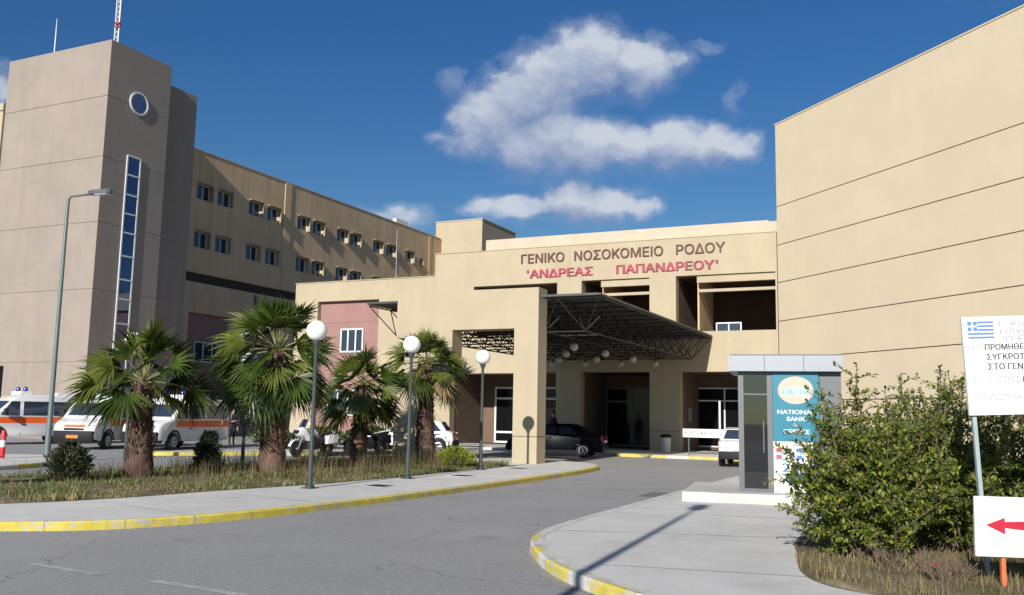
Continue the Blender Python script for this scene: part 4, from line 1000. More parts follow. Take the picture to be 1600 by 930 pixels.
def street_lamp(x, y, rot, label, H=8.1, z=.12):
    t = thing('street_lamp', label, 'street lamp', (x, y, z), 0, 'tall street lamps with one arm')
    a = MB(); a.tube([(x, y, z), (x, y, z + 1.2), (x, y, z + 1.21), (x, y, z + H)], [.095, .09, .075, .05], 14); obj('post', a, TEALPOLE, t, smooth=True)
    d = Vector((math.cos(rot), math.sin(rot), 0))
    p = [Vector((x, y, z + H - .05)), Vector((x, y, z + H + .05)) + d * .12, Vector((x, y, z + H + .08)) + d * .9]
    a = MB(); a.tube(p, .035, 10); obj('arm', a, TEALPOLE, t, smooth=True)
    F = frame(p[2], d, (-d.y, d.x, 0), UP)
    a = MB(); a.fprism(F, [(-.05, -.08), (.25, -.15), (.75, -.13), (.82, -.05), (.82, .05), (.75, .13), (.25, .15), (-.05, .08)], -.03, .09); obj('lamp_head', a, STEEL, t)
    a = MB(); a.fprism(F, [(.25, -.12), (.72, -.10), (.72, .10), (.25, .12)], -.06, -.031); obj('lens', a, LAMPLENS, t)
street_lamp(-24.82, 19.52, R(5), 'tall grey-green street lamp with one short arm in front of the tower')
street_lamp(-2.47, -1.05, R(95), 'tall street lamp whose long shadow crosses the right-hand pavement', 7.4)
t = thing('bollard', 'red and white bollard standing by the street lamp at the yard edge', 'bollard', (-25.6, 18.6, .12))
a = MB(); a.lathe([(.075, .12), (.075, .88), (.06, .93), (.01, .95)], 14, (-25.6, 18.6, 0)); obj('post', a, REDP, t, smooth=True)
a = MB(); a.lathe([(.078, .45), (.078, .66)], 14, (-25.6, 18.6, 0)); obj('band', a, WHITE, t, smooth=True)
t = thing('litter_bin', 'pale round litter bin with a dark lid beside the entrance pier', 'bin', (-11.9, 42.3, .12))
a = MB(); a.lathe([(.20, .12), (.22, .2), (.25, .80), (.01, .80)], 18, (-11.9, 42.3, 0)); obj('drum', a, BINM, t, smooth=35)
a = MB(); a.lathe([(.265, .80), (.27, .86), (.18, .95), (.01, .96)], 18, (-11.9, 42.3, 0)); obj('lid', a, BLACKPL, t, smooth=35)
# entrance board, poster, post
t = thing('entrance_board', 'long white sign board on two posts in front of the entrance window', 'sign', (-9.5, 40.3, .12))
F = FY(40.3); a = MB(); a.fbox(F, (-10.55, -8.3), (.88, 1.25), (0, .04)); obj('board', a, WHITE, t)
a = MB(); put_text(a, 'ΚΕΝΤΡΙΚΗ', F, -10.47, .98, 1.0, .17, 0, .043); put_text(a, 'ΕΙΣΟΔΟΣ', F, -9.3, .98, .92, .17, 0, .043); obj('lettering', a, BLACKPL, t, fix=False)
for x in (-10.3, -8.5):
    a = MB(); a.tube([(x, 40.33, .12), (x, 40.33, 1.2)], .03, 8); obj('post', a, STEEL, t)
a = MB(); a.box(-11.555, -11.53, 45.2, 45.75, 1.55, 2.2); obj('notice_board', a, STEELPALE, label='small grey notice on the pier side left of the entrance window', cat='notice')
a = MB(); a.tube([(-9.05, 40.9, .12), (-9.05, 40.9, 2.5)], .045, 8); obj('marker_post', a, WHITE, label='slim white post standing against the entrance window', cat='post')
# manhole lids in the left pavement
for x, y in ((-11.0, 16.8), (-11.2, 20.9), (-11.5, 24.9)):
    mh = thing('manhole_cover', {16.8: 'small iron cover nearest the camera in the pavement', 20.9: 'iron cover in the pavement past the middle globe lamp', 24.9: 'iron cover in the pavement just before the portal pillar'}[y], 'manhole cover', (x, y, .12), 0, 'iron covers in the pavement')
    a = MB(); a.box(x - .28, x + .28, y - .28, y + .28, .115, .1245); obj('frame', a, CONC2, mh)
    a = MB(); a.box(x - .23, x + .23, y - .23, y + .23, .116, .128); obj('lid', a, LATT, mh)

# ------------------------------------------------------------------ bank machine cabin
TEAL = mat('teal_panel', (.005, .150, .225), .4, var=.03); LOGOCREAM = mat('logo_cream', (.47, .37, .29), .5); LOGOBLUE = mat('logo_pale_blue', (.36, .50, .52), .5); LOGOINK = mat('logo_ink_blue', (.16, .33, .45), .5)
MARBLE = mat('pale_stone_step', (.50, .48, .45), .8, var=.15, vscale=3., bump=.15)
ka = R(9); kU = (math.cos(ka), math.sin(ka), 0); kN = (math.sin(ka), -math.cos(ka), 0)
K = frame((-3.63, 18.05, .30), kU, UP, kN)
kt = thing('bank_machine_cabin', 'glass and steel bank machine cabin with a teal sign panel on a stone step', 'kiosk', (-2.7, 18.9, .12))
KW, KD = 1.90, 1.75
a = MB(); a.fbox(K, (-1.03, KW + .5), (-.19, 0), (-KD - .6, .56)); obj('step', a, MARBLE, kt)
a = MB()
for u in (.0, .54): a.fbox(K, (u, u + .10), (0.002, 2.3), (-.10, 0))
for u in (0, KW - .1): a.fbox(K, (u, u + .10), (0.002, 2.3), (-KD, -KD + .1))
a.fbox(K, (.1, .54), (.002, .06), (-.09, -.01)); a.fbox(K, (.1, .54), (2.24, 2.3), (-.09, -.01)); a.fbox(K, (.1, .54), (1.85, 1.875), (-.08, -.02))
a.fbox(K, (.02, .09), (.002, .06), (-KD + .1, -.1)); a.fbox(K, (.02, .09), (2.24, 2.3), (-KD + .1, -.1))
obj('frame', a, STEEL, kt)
g = MB(); g.fbox(K, (.1, .54), (.06, 2.24), (-.052, -.044)); d_ = obj('door', g, CLEAR, kt)
h_ = MB(); h_.tube([K(.47, .75, -.04), K(.47, .75, .03), K(.47, 1.35, .03), K(.47, 1.35, -.04)], .014, 8); obj('handle', h_, CHROME, d_)
g = MB(); g.fbox(K, (.046, .054), (.06, 2.24), (-KD + .1, -.1)); obj('side_pane', g, CLEAR, kt)
g = MB(); g.fbox(K, (.10, .75), (.06, 2.24), (-KD + .045, -KD + .053)); obj('rear_pane', g, CLEAR, kt)
a = MB(); a.fbox(K, (.64, KW), (.004, 2.3), (-KD + .1, -.10)); a.fbox(K, (.76, KW - .1), (.004, 2.3), (-KD, -KD + .098)); obj('machine_room', a, BLACKPL, kt)
a = MB(); a.fbox(K, (1.50, KW), (.004, 2.298), (-.098, -.03)); obj('side_panel', a, STEEL, kt)
a = MB(); a.fbox(K, (-.17, KW + .03), (2.302, 2.60), (-KD - .1, .16)); obj('cornice', a, STEELPALE, kt)
a = MB(); [a.fbox(K, (u, u + .008), (2.304, 2.598), (.1605, .162)) for u in (.5, 1.22)]; obj('seam', a, BLACKPL, kt)
a = MB(); a.fbox(K, (-.14, KW), (2.601, 2.63), (-KD - .07, .13)); obj('roof', a, STEEL, kt)
a = MB(); a.fbox(K, (.645, 1.49), (.97, 2.298), (-.098, .02)); tp = obj('sign_panel', a, TEAL, kt, label='teal upper sign panel')
n0 = .0225
def disc(cu, cv, ru, rv, n1, half=0, m=36): return [(cu + ru * math.cos(2 * PI * k / m), cv + rv * math.sin(2 * PI * k / m)) for k in range(m)]
K0_ = K
def K(u, v, n=0.0): return K0_(.645 + (u - .645) * .845, v, n)      # the sign artwork, laid out one metre wide
a = MB(); a.fprism(K, disc(1.145, 1.945, .385, .265, 0), .0205, .024); lg = obj('emblem', a, LOGOCREAM, tp)
a = MB(); a.fbox(K, (.80, 1.49), (1.83, 1.84), (.0245, .026)); a.fbox(K, (.83, 1.46), (1.845, 1.99), (.0245, .026))
a.fprism(K, [(1.04, 1.995), (1.25, 1.995), (1.145, 2.05)], .0245, .026)
obj('building_mark', a, LOGOBLUE, lg)
a = MB()
for u in (.88, .96, 1.04, 1.25, 1.33, 1.41): a.fbox(K, (u - .012, u + .012), (1.86, 1.97), (.0262, .027))
a.fprism(K, [(1.02, 1.90), (1.06, 1.90), (1.04, 1.95)], .0262, .027); a.fprism(K, [(1.08, 1.88), (1.13, 1.88), (1.11, 1.96)], .0262, .027)
obj('column_mark', a, LOGOINK, lg)
def serif_word(mb, w, u, v, width, cap):
    put_text(mb, w, K, u, v, width, cap, 0, n0, .03)
for w_, u_, v_, wd_, cp_ in (('NATIONAL', .745, 1.49, .80, .085), ('BANK', .95, 1.36, .39, .085), ('OF', 1.09, 1.265, .1, .05), ('GREECE', .86, 1.12, .57, .085)):
    a = MB(); serif_word(a, w_, u_, v_, wd_, cp_); obj('lettering', a, WHITE, tp, fix=False)
a = MB(); a.fbox(K, (.645, 1.49), (.006, .968), (-.098, .02)); wp = obj('sign_panel', a, WHITE, kt, label='white lower sign panel')
cm = [mat('card_red', (.5, .02, .03), .5), mat('card_blue', (.03, .16, .5), .5), mat('card_dark', (.03, .03, .06), .5)]
k = 0
for v in (.77, .64):
    for u in (.70, .92, 1.14, 1.36):
        a = MB(); a.fbox(K, (u, u + .12), (v, v + .075), (.0205, .0225)); a.fbox(K, (u + .02, u + .07), (v + .02, v + .05), (.0226, .0235), 1); obj('card_mark', a, [cm[(k * 2 + (k > 3)) % 3], WHITE if k % 2 else cm[1]], wp); k += 1
a = MB(); put_text(a, '24', K, .83, .40, .36, .17, 0, n0, .05); a.fprism(K, [(.84, .37), (1.52, .37), (1.45, .22), (1.10, .18), (1.0, .20)], .0205, .0225); obj('round_the_clock_mark', a, TEAL, wp, fix=False)
a = MB(); put_text(a, 'Banking', K, .78, .21, .26, .085, 0, n0, .0); obj('lettering', a, CARDARK, wp, fix=False)
K = K0_
# interior fittings seen through the glass
a = MB(); a.fbox(K, (.25, .50), (.0, 1.05), (-1.5, -1.2)); obj('ledge', a, STEEL, kt)

# ------------------------------------------------------------------ notice boards at the right edge
FLAGB = mat('flag_blue', (.10, .20, .55), .5); PALEINK = mat('pale_lilac_ink', (.26, .27, .38), .6); GREYINK = mat('grey_ink', (.05, .05, .055), .6); ARROWR = mat('arrow_red', (.42, .015, .04), .5); ORANGEP = mat('orange_post_paint', (.56, .14, .05), .6, var=.15, vscale=12); BOARDW = mat('white_board', (.64, .64, .64), .45)
def tilted(O, yaw, tilt):
    U = Vector((math.cos(yaw), math.sin(yaw), 0)); V = Vector((0, 0, 1)); Nn = Vector((math.sin(yaw), -math.cos(yaw), 0))
    U2 = U * math.cos(tilt) + V * math.sin(tilt); V2 = V * math.cos(tilt) - U * math.sin(tilt)
    return frame(O, U2, V2, Nn)
nb = thing('notice_board', 'large white notice board with a Greek flag and printed lines on a leaning pale post', 'sign board', (.30, 10.5, .12))
S = tilted((.215, 10.47, 1.745), R(24), R(2.4))
HB = 1.005
a = MB(); a.fbox(S, (0, 1.95), (0, HB), (0, .03)); bd = obj('board', a, BOARDW, nb)
a = MB(); a.fbox(S, (.045, .085), (-1.66, 0), (-.045, -.005)); a.fbox(S, (.045, .085), (.0, HB - .05), (-.045, -.005)); obj('post', a, TEALPOLE if False else mat('pale_green_post', (.34, .42, .42), .5, .2, var=.15, vscale=6), nb)
a = MB(); a.fbox(S, (1.82, 1.86), (-1.66, HB - .05), (-.045, -.005)); obj('post', a, STEEL, nb)
a = MB(); fw_, fh = .265, .175; fu, fv = .055, HB - .05 - fh; st = fh / 9
for i in range(9):
    if i % 2 == 0:
        u0_ = fu if i < 4 else fu
        a.fbox(S, (fu + (fw_ * .38 if i > 3 else 0), fu + fw_), (fv + i * st, fv + (i + 1) * st), (.0305, .032))
cw = fw_ * .38 - .004; b0 = fv + 4 * st; hh = 5 * st
a.fbox(S, (fu, fu + cw * .4), (b0 + .0, b0 + hh * .4), (.0305, .032)); a.fbox(S, (fu + cw * .6, fu + cw), (b0, b0 + hh * .4), (.0305, .032))
a.fbox(S, (fu, fu + cw * .4), (b0 + hh * .6, b0 + hh), (.0305, .032)); a.fbox(S, (fu + cw * .6, fu + cw), (b0 + hh * .6, b0 + hh), (.0305, .032))
obj('flag', a, FLAGB, bd)
a = MB()
for w_, u, v, cap, wd in (("Γ' ΚΟΙΝΟΤΙΚΟ ΠΛΑΙΣΙΟ", .38, HB - .105, .052, 1.2), ('ΕΠΙΧΕΙΡΗΣΙΑΚΟ', .38, HB - .185, .052, .75), ('ΕΡΓΟ:', .045, HB - .345, .052, .165), ('ΠΡΟΥΠΟΛΟΓΙΣΜΟΣ:', .045, HB - .675, .06, .50), ('ΧΡΗΜΑΤΟΔΟΤΗΣΗ:', .045, HB - .855, .06, .50)):
    a = MB(); put_text(a, w_, S, u, v, wd, cap, 0, .0315); obj('lettering', a, PALEINK, bd, fix=False, label='faded lilac line of print')
a = MB(); put_text(a, 'ΥΓΕΙΑ-ΠΡΟΝΟΙΑ', S, .40, HB - .265, .95, .062, 0, .0315); obj('lettering', a, PALEINK, bd, fix=False)
a = MB()
for w_, u, v, cap, wd in (('ΠΡΟΜΗΘΕΙΑ ΕΞΟΠΛΙΣΜΟΥ', .215, HB - .345, .062, 1.02), ('ΣΥΓΚΡΟΤΗΜΑΤΟΣ', .225, HB - .445, .062, .75), ('ΣΤΟ ΓΕΝ. ΝΟΣΟΚΟΜΕΙΟ', .23, HB - .545, .062, .98), ('1.', .57, HB - .675, .06, None), ('Ε.', .60, HB - .855, .06, None), ('Ε.', .60, HB - .955, .06, None)):
    a = MB(); put_text(a, w_, S, u, v, wd, cap, 0, .0315, .035); obj('lettering', a, GREYINK, bd, fix=False, label='dark grey line of print')
ab = thing('arrow_board', 'small white board with a red arrow pointing left on an orange post', 'sign board', (.42, 9.85, .12))
S = tilted((.20, 9.70, .45), R(24), R(-.8))
a = MB(); a.fbox(S, (0, .95), (0, .545), (0, .02)); bd = obj('board', a, BOARDW, ab)
a = MB(); a.fprism(S, [(.10, .285), (.275, .355), (.275, .318), (.80, .345), (.80, .215), (.275, .262), (.275, .205)], .0205, .0225); obj('arrow', a, ARROWR, bd)
a = MB(); a.fbox(S, (.245, .285), (-.36, .5), (-.04, -.004)); obj('post', a, ORANGEP, ab)
a = MB(); a.fbox(S, (.80, .84), (-.36, .5), (-.04, -.004)); obj('post', a, ORANGEP, ab)

# ------------------------------------------------------------------ plants
PG = leafmat('palm_green', (.050, .078, .015), .25, .38, .35, 2.2); PG2 = leafmat('palm_yellow_green', (.125, .148, .028), .3, .4, .3, 2.5); PD = leafmat('palm_dark_green', (.022, .038, .010), .2, .4, .35, 2.); PB = leafmat('palm_dry_frond', (.24, .165, .085), .15, .8, .35, 3.)
PSTEM = mat('palm_petiole', (.19, .19, .07), .55, var=.2, vscale=8)
TRUNK = mat('palm_trunk_fibre', (.085, .042, .028), .95, var=.4, vscale=5, bump=.8, bscale=30, col2=(.15, .095, .07))
BARK = mat('shrub_bark', (.115, .085, .06), .9, var=.25, vscale=9)
L1 = leafmat('shrub_leaf_green', (.15, .19, .032), .3, .4, .4, 9.); L2 = leafmat('shrub_leaf_light', (.25, .28, .045), .35, .4, .3, 9.); L3 = leafmat('shrub_leaf_dark', (.040, .066, .020), .25, .4, .4, 9.); L4 = leafmat('shrub_leaf_yellow', (.42, .30, .035), .3, .5, .2, 9.)
CON = leafmat('conifer_green', (.022, .038, .016), .15, .6, .4, 8.); CON2 = leafmat('conifer_brownish', (.075, .058, .028), .15, .7, .3, 8.)
G1 = leafmat('grass_green', (.085, .125, .035), .3, .6, .35, 1.2); G2 = leafmat('grass_straw', (.27, .215, .115), .3, .7, .3, 2.); G3 = leafmat('weed_brown', (.13, .085, .05), .2, .8, .35, 2.)

def palm(label, x, y, th, rb, rt, R_, n, seed, z=.12, emin=-62, dry=.05, stretch=1.0):
    r = random.Random(seed)
    t = thing('fan_palm', label, 'palm tree', (x, y, z), 0, 'fan palms in the planting bed')
    a = MB(); prof = []; lean = (r.uniform(-.06, .06), r.uniform(-.06, .06))
    m = 18; nn = 18; vs = []; fs = []
    for i in range(m + 1):
        s = i / m; rad = rb + (rt - rb) * min(1, s * 1.5) ** .7; rad *= 1 + .10 * math.exp(-s * 9) + r.uniform(-.02, .02)
        for k in range(nn):
            an = 2 * PI * k / nn; q = rad * (1 + .05 * math.sin(an * 5 + i * 1.7) + r.uniform(-.035, .035))
            vs.append((x + lean[0] * s + q * math.cos(an), y + lean[1] * s + q * math.sin(an), z - .05 + (th + .15) * s))
    for i in range(m):
        for k in range(nn): fs.append((i * nn + k, i * nn + (k + 1) % nn, (i + 1) * nn + (k + 1) % nn, (i + 1) * nn + k))
    a.add(vs, fs)
    for i in range(int(th * 110)):     # old leaf bases
        s = r.uniform(.15, 1.0); an = r.uniform(0, 2 * PI); rad = (rb + (rt - rb) * min(1, s * 1.5) ** .7)
        c = Vector((x + lean[0] * s, y + lean[1] * s, z + th * s)); d = Vector((math.cos(an), math.sin(an), 0)); sd_ = Vector((-d.y, d.x, 0)); w = r.uniform(.02, .05)
        p = c + d * rad * .96; q = p + d * r.uniform(.04, .10) + Vector((0, 0, r.uniform(.10, .2)))
        a.add([p - sd_ * w, p + sd_ * w, q + sd_ * w * .5, q - sd_ * w * .5, p + Vector((0, 0, .12)) - sd_ * w * .6, p + Vector((0, 0, .12)) + sd_ * w * .6], [(0, 1, 2, 3), (3, 2, 5, 4)])
    obj('trunk', a, TRUNK, t, smooth=50)
    cr = MB(); apex = Vector((x + lean[0], y + lean[1], z + th + .08))
    for i in range(n):
        f = i / (n - 1); el = R(86 - (86 - emin) * f ** .85 + r.uniform(-7, 7)); az = i * 2.39996 + r.uniform(-.25, .25)
        pl = R_ * r.uniform(.42, .66) * (.75 if f < .12 else 1); bl = R_ * r.uniform(.46, .60) * (.95 if f < .15 else 1)
        d0 = Vector((math.cos(az) * math.cos(el), math.sin(az) * math.cos(el), math.sin(el) * stretch))
        mi = 3 if (f > .85 and r.random() < dry * 4) else r.choices((0, 1, 2), (.50, .33, .17))[0]
        sideV = Vector((-math.sin(az), math.cos(az), 0))
        droop = R_ * (.10 + .10 * f) * max(.1, math.cos(el))
        pts = [apex + d0 * (.05 * (s)) for s in (0,)] + [apex + d0 * pl * s + Vector((0, 0, -droop * s * s)) for s in (.35, .7, 1.0)]
        cr.tube(pts, [.022, .016, .012, .009], 4, 4, cap=False)
        hub = pts[-1]; ax = (pts[-1] - pts[-2]).normalized(); ax = (ax + Vector((0, 0, -.12))).normalized()
        tw_ = r.uniform(-1.0, 1.0); upv = sideV.cross(ax) * -1; sv = (sideV * math.cos(tw_) + upv * math.sin(tw_)).normalized(); upv = ax.cross(sv) * 1.0
        nb_ = 28; spread = R(r.uniform(62, 92))
        for b in range(nb_):
            aa = -spread + 2 * spread * b / (nb_ - 1) + r.uniform(-.03, .03)
            dd = (ax * math.cos(aa) + sv * math.sin(aa)); dd = (dd + upv * (.16 * abs(math.sin(aa)))).normalized()
            L_ = bl * (.72 + .28 * math.cos(aa)) * r.uniform(.80, 1.08); wv = (sv * math.cos(aa) - ax * math.sin(aa)); tl = .45 if b % 2 else -.45
            wv = (wv + upv * tl).normalized(); w = bl * .036
            g = r.uniform(.3, 2.2) * L_ * .26 * (1 + .9 * f)
            def pt(s): return hub + dd * L_ * s + Vector((0, 0, -g * max(0, s - .35) ** 1.6))
            A = [pt(0) , pt(.32) - wv * w, pt(.32) + wv * w, pt(.68) - wv * w * .62, pt(.68) + wv * w * .62, pt(1.0)]
            cr.add(A, [(0, 2, 1), (1, 2, 4, 3), (3, 4, 5)], mi)
    for i in range(int(n * .22)):      # dead fronds folded down against the trunk
        an = r.uniform(0, 2 * PI); d = Vector((math.cos(an), math.sin(an), 0)); sV = Vector((-d.y, d.x, 0)); l = R_ * r.uniform(.30, .52); b0 = apex + d * rt * .7 + Vector((0, 0, -.05 - r.random() * .25))
        for k in range(9):
            o_ = sV * (k - 4) * .03; q = b0 + d * (.10 + .10 * r.random()) + o_ * 1.6 + Vector((0, 0, -l * r.uniform(.6, 1.05)))
            cr.add([b0 + o_ * .4 - sV * .012, b0 + o_ * .4 + sV * .012, (b0 + q) / 2 + d * .10 + o_ + sV * .016, (b0 + q) / 2 + d * .10 + o_ - sV * .016, q], [(0, 1, 2, 3), (3, 2, 4)], 3)
    obj('crown', cr, [PG, PG2, PD, PB, PSTEM], t, fix=False)
    return t
palm('fan palm furthest left with a thick red-brown trunk and low wide crown', -16.55, 15.4, 2.06, .34, .22, 1.66, 32, 3, emin=-2, dry=.03)
palm('largest fan palm with a tall dense crown and dark trunk, behind the nearest globe lamp', -15.55, 18.75, 3.0, .37, .24, 1.70, 58, 11, emin=-50)
palm('small dark fan palm in shade between the largest palm and the right-hand palm', -16.55, 24.0, 2.3, .30, .20, 1.5, 40, 23, emin=-40)
palm('right-hand fan palm standing by the portal wall, brightly lit', -15.45, 26.25, 3.08, .35, .24, 1.46, 38, 31, emin=-30)

def leaf_pts(p, d, up, l, w):
    s = d.cross(up); s = s.normalized() if s.length > .05 else Vector((1, 0, 0)); u = s.cross(d)
    return [p, p + d * l * .35 - s * w + u * w * .45, p + d * l * .75 - s * w * .7 + u * w * .3, p + d * l - u * l * .12, p + d * l * .75 + s * w * .7 + u * w * .3, p + d * l * .35 + s * w + u * w * .45, p + d * l * .55]
LF = [(0, 6, 1), (1, 6, 2), (2, 6, 3), (3, 6, 4), (4, 6, 5), (5, 6, 0)]
def shrub(name, label, cat, x, y, z, stems, leaf, seed, mats, weights, group=None, twigs=9, spacing=.045, stem_r=.012, start=.18):
    """stems: list of (base offset, tip offset, bow); leaves set along twigs"""
    r = random.Random(seed); t = thing(name, label, cat, (x, y, z), 0, group)
    st = MB(); lv = MB()
    for (b, tip, bow) in stems:
        B = Vector((x, y, z)) + Vector(b); T = Vector((x, y, z)) + Vector(tip); M = (B + T) / 2 + Vector(bow)
        L = (T - B).length; n = max(4, int(L / .18)); P = []
        for i in range(n + 1):
            s = i / n; P.append(B * (1 - s) ** 2 + M * 2 * s * (1 - s) + T * s * s + Vector((r.uniform(-.015, .015), r.uniform(-.015, .015), 0)))
        st.tube(P, [stem_r * (1 - .8 * i / n) + .002 for i in range(n + 1)], 5)
        def leaves(P0, P1, dens):
            Lg = (P1 - P0).length; k = max(1, int(Lg / dens)); ax = (P1 - P0).normalized()
            for j in range(k):
                p = P0 + (P1 - P0) * ((j + r.random() * .5) / k); an = r.uniform(0, 2 * PI)
                o1 = ax.orthogonal().normalized(); o2 = ax.cross(o1)
                d = (ax * r.uniform(.25, .9) + o1 * math.cos(an) + o2 * math.sin(an) + Vector((0, 0, r.uniform(-.1, .35)))).normalized()
                l = leaf * r.uniform(.65, 1.2)
                lv.add(leaf_pts(p, d, Vector((r.uniform(-.4, .4), r.uniform(-.4, .4), 1)), l, l * .26), LF, r.choices(range(len(mats)), weights)[0])
        for i in range(1, n + 1):
            s = i / n
            if s < start: continue
            leaves(P[i - 1], P[i], spacing * 1.1)
        for k in range(twigs):
            s = start + (1 - start) * (k + r.random()) / twigs; i = min(n - 1, int(s * n)); p = P[i]
            an = r.uniform(0, 2 * PI); d = Vector((math.cos(an), math.sin(an), r.uniform(-.1, .9))).normalized(); l = r.uniform(.18, .42) * (1.15 - .55 * s) * min(1.3, L)
            q = p + d * l + Vector((0, 0, -.05 * l)); st.tube([p, (p + q) / 2 + Vector((0, 0, .02)), q], [.004, .003, .0015], 4, cap=False); leaves(p, q, spacing * .62)
    obj('branch', st, BARK, t); 
    o = obj('foliage', lv, mats, t, fix=False)
    return t
def fan_stems(r, n, h, rad, base=.22, bow=.15):
    S = []
    for i in range(n):
        a_ = r.uniform(0, 2 * PI); q = rad * math.sqrt(r.random()); hh = h * (1 - .55 * (q / rad) ** 2) * r.uniform(.78, 1.08)
        S.append(((base * r.uniform(-1, 1), base * r.uniform(-1, 1), 0), (q * math.cos(a_), q * math.sin(a_), hh), (math.cos(a_) * bow * r.random(), math.sin(a_) * bow * r.random(), .1 * r.random())))
    return S
r_ = random.Random(5)
S1 = fan_stems(r_, 58, 1.95, 1.0, .32) + [((.0, .0, 0), (-1.0 + .1 * i, -.25 + .2 * i, .95 + .28 * i), (-.1, 0, .15)) for i in range(4)] + [((0, 0, 0), (-.85, .1, .35), (-.1, 0, .1)), ((0, 0, 0), (-.95, -.2, .55), (-.1, 0, .1)), ((0, 0, 0), (-.1, .0, 2.22), (.02, 0, 0)), ((0, .1, 0), (-.55, .2, 2.02), (.02, 0, 0))]
shrub('leafy_shrub', 'large sunlit shrub with small green and yellowing leaves in front of the bank machine cabin', 'shrub', -.82, 11.35, .12, S1, .064, 5, [L1, L2, L3, L4], (.46, .30, .225, .015), 'leafy shrubs at the right', 16, .027, .011)
S2 = fan_stems(r_, 56, 2.15, 1.0, .25)
shrub('leafy_shrub', 'dense shrub filling the gap between the large sunlit shrub and the notice board', 'shrub', .0, 12.4, .12, S2, .066, 9, [L1, L2, L3, L4], (.50, .22, .27, .01), 'leafy shrubs at the right', 12, .032, .012)
S3 = fan_stems(r_, 56, 2.3, 1.3, .35)
shrub('leafy_shrub', 'darker shrub behind the notice board post at the right edge', 'shrub', 1.15, 13.9, .12, S3, .078, 12, [L1, L2, L3, L4], (.45, .12, .42, .01), 'leafy shrubs at the right', 12, .040, .014)
S4 = fan_stems(r_, 34, 1.45, .9, .3)
shrub('leafy_shrub', 'low dark shrub in the bed below the notice board, behind the arrow board', 'shrub', 1.1, 12.1, .12, S4, .07, 14, [L1, L2, L3, L4], (.35, .1, .54, .01), 'leafy shrubs at the right', 10, .04, .012)
S5 = fan_stems(r_, 46, 2.35, 1.2, .35)
shrub('leafy_shrub', 'tall shrub rising behind the dense shrub, its top just left of the notice board', 'shrub', -.35, 14.2, .12, S5, .078, 17, [L1, L2, L3, L4], (.45, .15, .39, .01), 'leafy shrubs at the right', 12, .042, .014)
# dry, leafless plant with a red flower
def dry_plant(label, x, y, h, rad, n, seed, flower=False):
    r = random.Random(seed); t = thing('dry_plant', label, 'plant', (x, y, .12)); a = MB()
    def grow(p, d, l, rr, lev):
        q = p + d * l; a.tube([p, (p + q) / 2 + Vector((r.uniform(-.02, .02), r.uniform(-.02, .02), 0)) * l * 3, q], [rr, rr * .85, rr * .6], 4, cap=False)
        if lev:
            for _ in range(3): grow(p + d * l * r.uniform(.4, 1), (d + Vector((r.uniform(-.7, .7), r.uniform(-.7, .7), r.uniform(-.1, .5)))).normalized(), l * r.uniform(.45, .7), rr * .6, lev - 1)
    for i in range(n):
        an = r.uniform(0, 2 * PI); q = r.random() * rad; grow(Vector((x + q * .6 * math.cos(an), y + q * .6 * math.sin(an), .12)), Vector((math.cos(an) * .5, math.sin(an) * .5, 1)).normalized(), h * r.uniform(.35, .6), .006, 3)
    obj('stem', a, mat('dry_stem', (.16, .115, .08), .9, var=.2, vscale=8), t, fix=False)
    if flower:
        a = MB(); c = Vector((x - .12, y - .28, .12 + h * .62))
        for k in range(7):
            an = k * 2 * PI / 7; d = Vector((math.cos(an), math.sin(an), .35)); s = Vector((-math.sin(an), math.cos(an), 0)); a.add([c, c + d * .022 - s * .012, c + d * .038, c + d * .022 + s * .012], [(0, 1, 2, 3)])
        obj('flower', a, REDP, t, fix=False)
dry_plant('dry brown leafless plant with one red flower below the notice board', -.02, 10.0, .34, .34, 26, 4, True)
dry_plant('dry bare brown stalks under the large sunlit shrub', -.55, 10.6, .30, .4, 14, 8)

def conifer(name, label, x, y, h, rad, seed, mats=(CON, CON2), w=(.75, .25), n=2400, z=.12, cat='bush', group=None, pointed=True, sz=.055):
    r = random.Random(seed); t = thing(name, label, cat, (x, y, z), 0, group)
    a = MB(); a.tube([(x, y, z), (x, y, z + h * .8)], [.03, .008], 6); obj('stem', a, BARK, t)
    lv = MB(); lobes = [(r.uniform(-.5, .5) * rad, r.uniform(-.5, .5) * rad, r.uniform(.25, .95)) for _ in range(9)]
    for i in range(n):
        lx, ly, lz = r.choice(lobes); s = min(1, max(.03, lz + r.gauss(0, .16)))
        wid = rad * ((1 - s) ** .6 * .95 + .08 if pointed else math.sqrt(max(.05, 1 - (2 * s - .9) ** 2)))
        an = r.uniform(0, 2 * PI); q = wid * math.sqrt(r.uniform(.15, 1)) * r.uniform(.75, 1.1)
        p = Vector((x + lx * .45 + q * math.cos(an), y + ly * .45 + q * math.sin(an), z + h * s))
        d = Vector((math.cos(an) * .6 + r.uniform(-.3, .3), math.sin(an) * .6 + r.uniform(-.3, .3), r.uniform(.1, 1))).normalized(); l = sz * r.uniform(.7, 1.6)
        sdv = d.cross(Vector((r.uniform(-1, 1), r.uniform(-1, 1), .3))).normalized() * l * .22
        lv.add([p - sdv, p + sdv, p + d * l + sdv * .6, p + d * l * 1.25, p + d * l - sdv * .6], [(0, 1, 2, 3, 4)], r.choices(range(len(mats)), w)[0])
    obj('foliage', lv, list(mats), t, fix=False)
    return t
conifer('young_conifer', 'rounded dark bush with brownish tips left of the thick palm trunk', -16.6, 13.6, .78, .42, 1, z=.13, pointed=False, w=(.7, .3))
conifer('young_conifer', 'upright pointed dark bush between the leftmost palm and the largest palm', -16.3, 17.25, .98, .36, 2)
conifer('young_conifer', 'dark bush cut off by the left edge of the photo', -16.85, 11.75, 1.0, .30, 3, n=2800, pointed=False, w=(.95, .05))
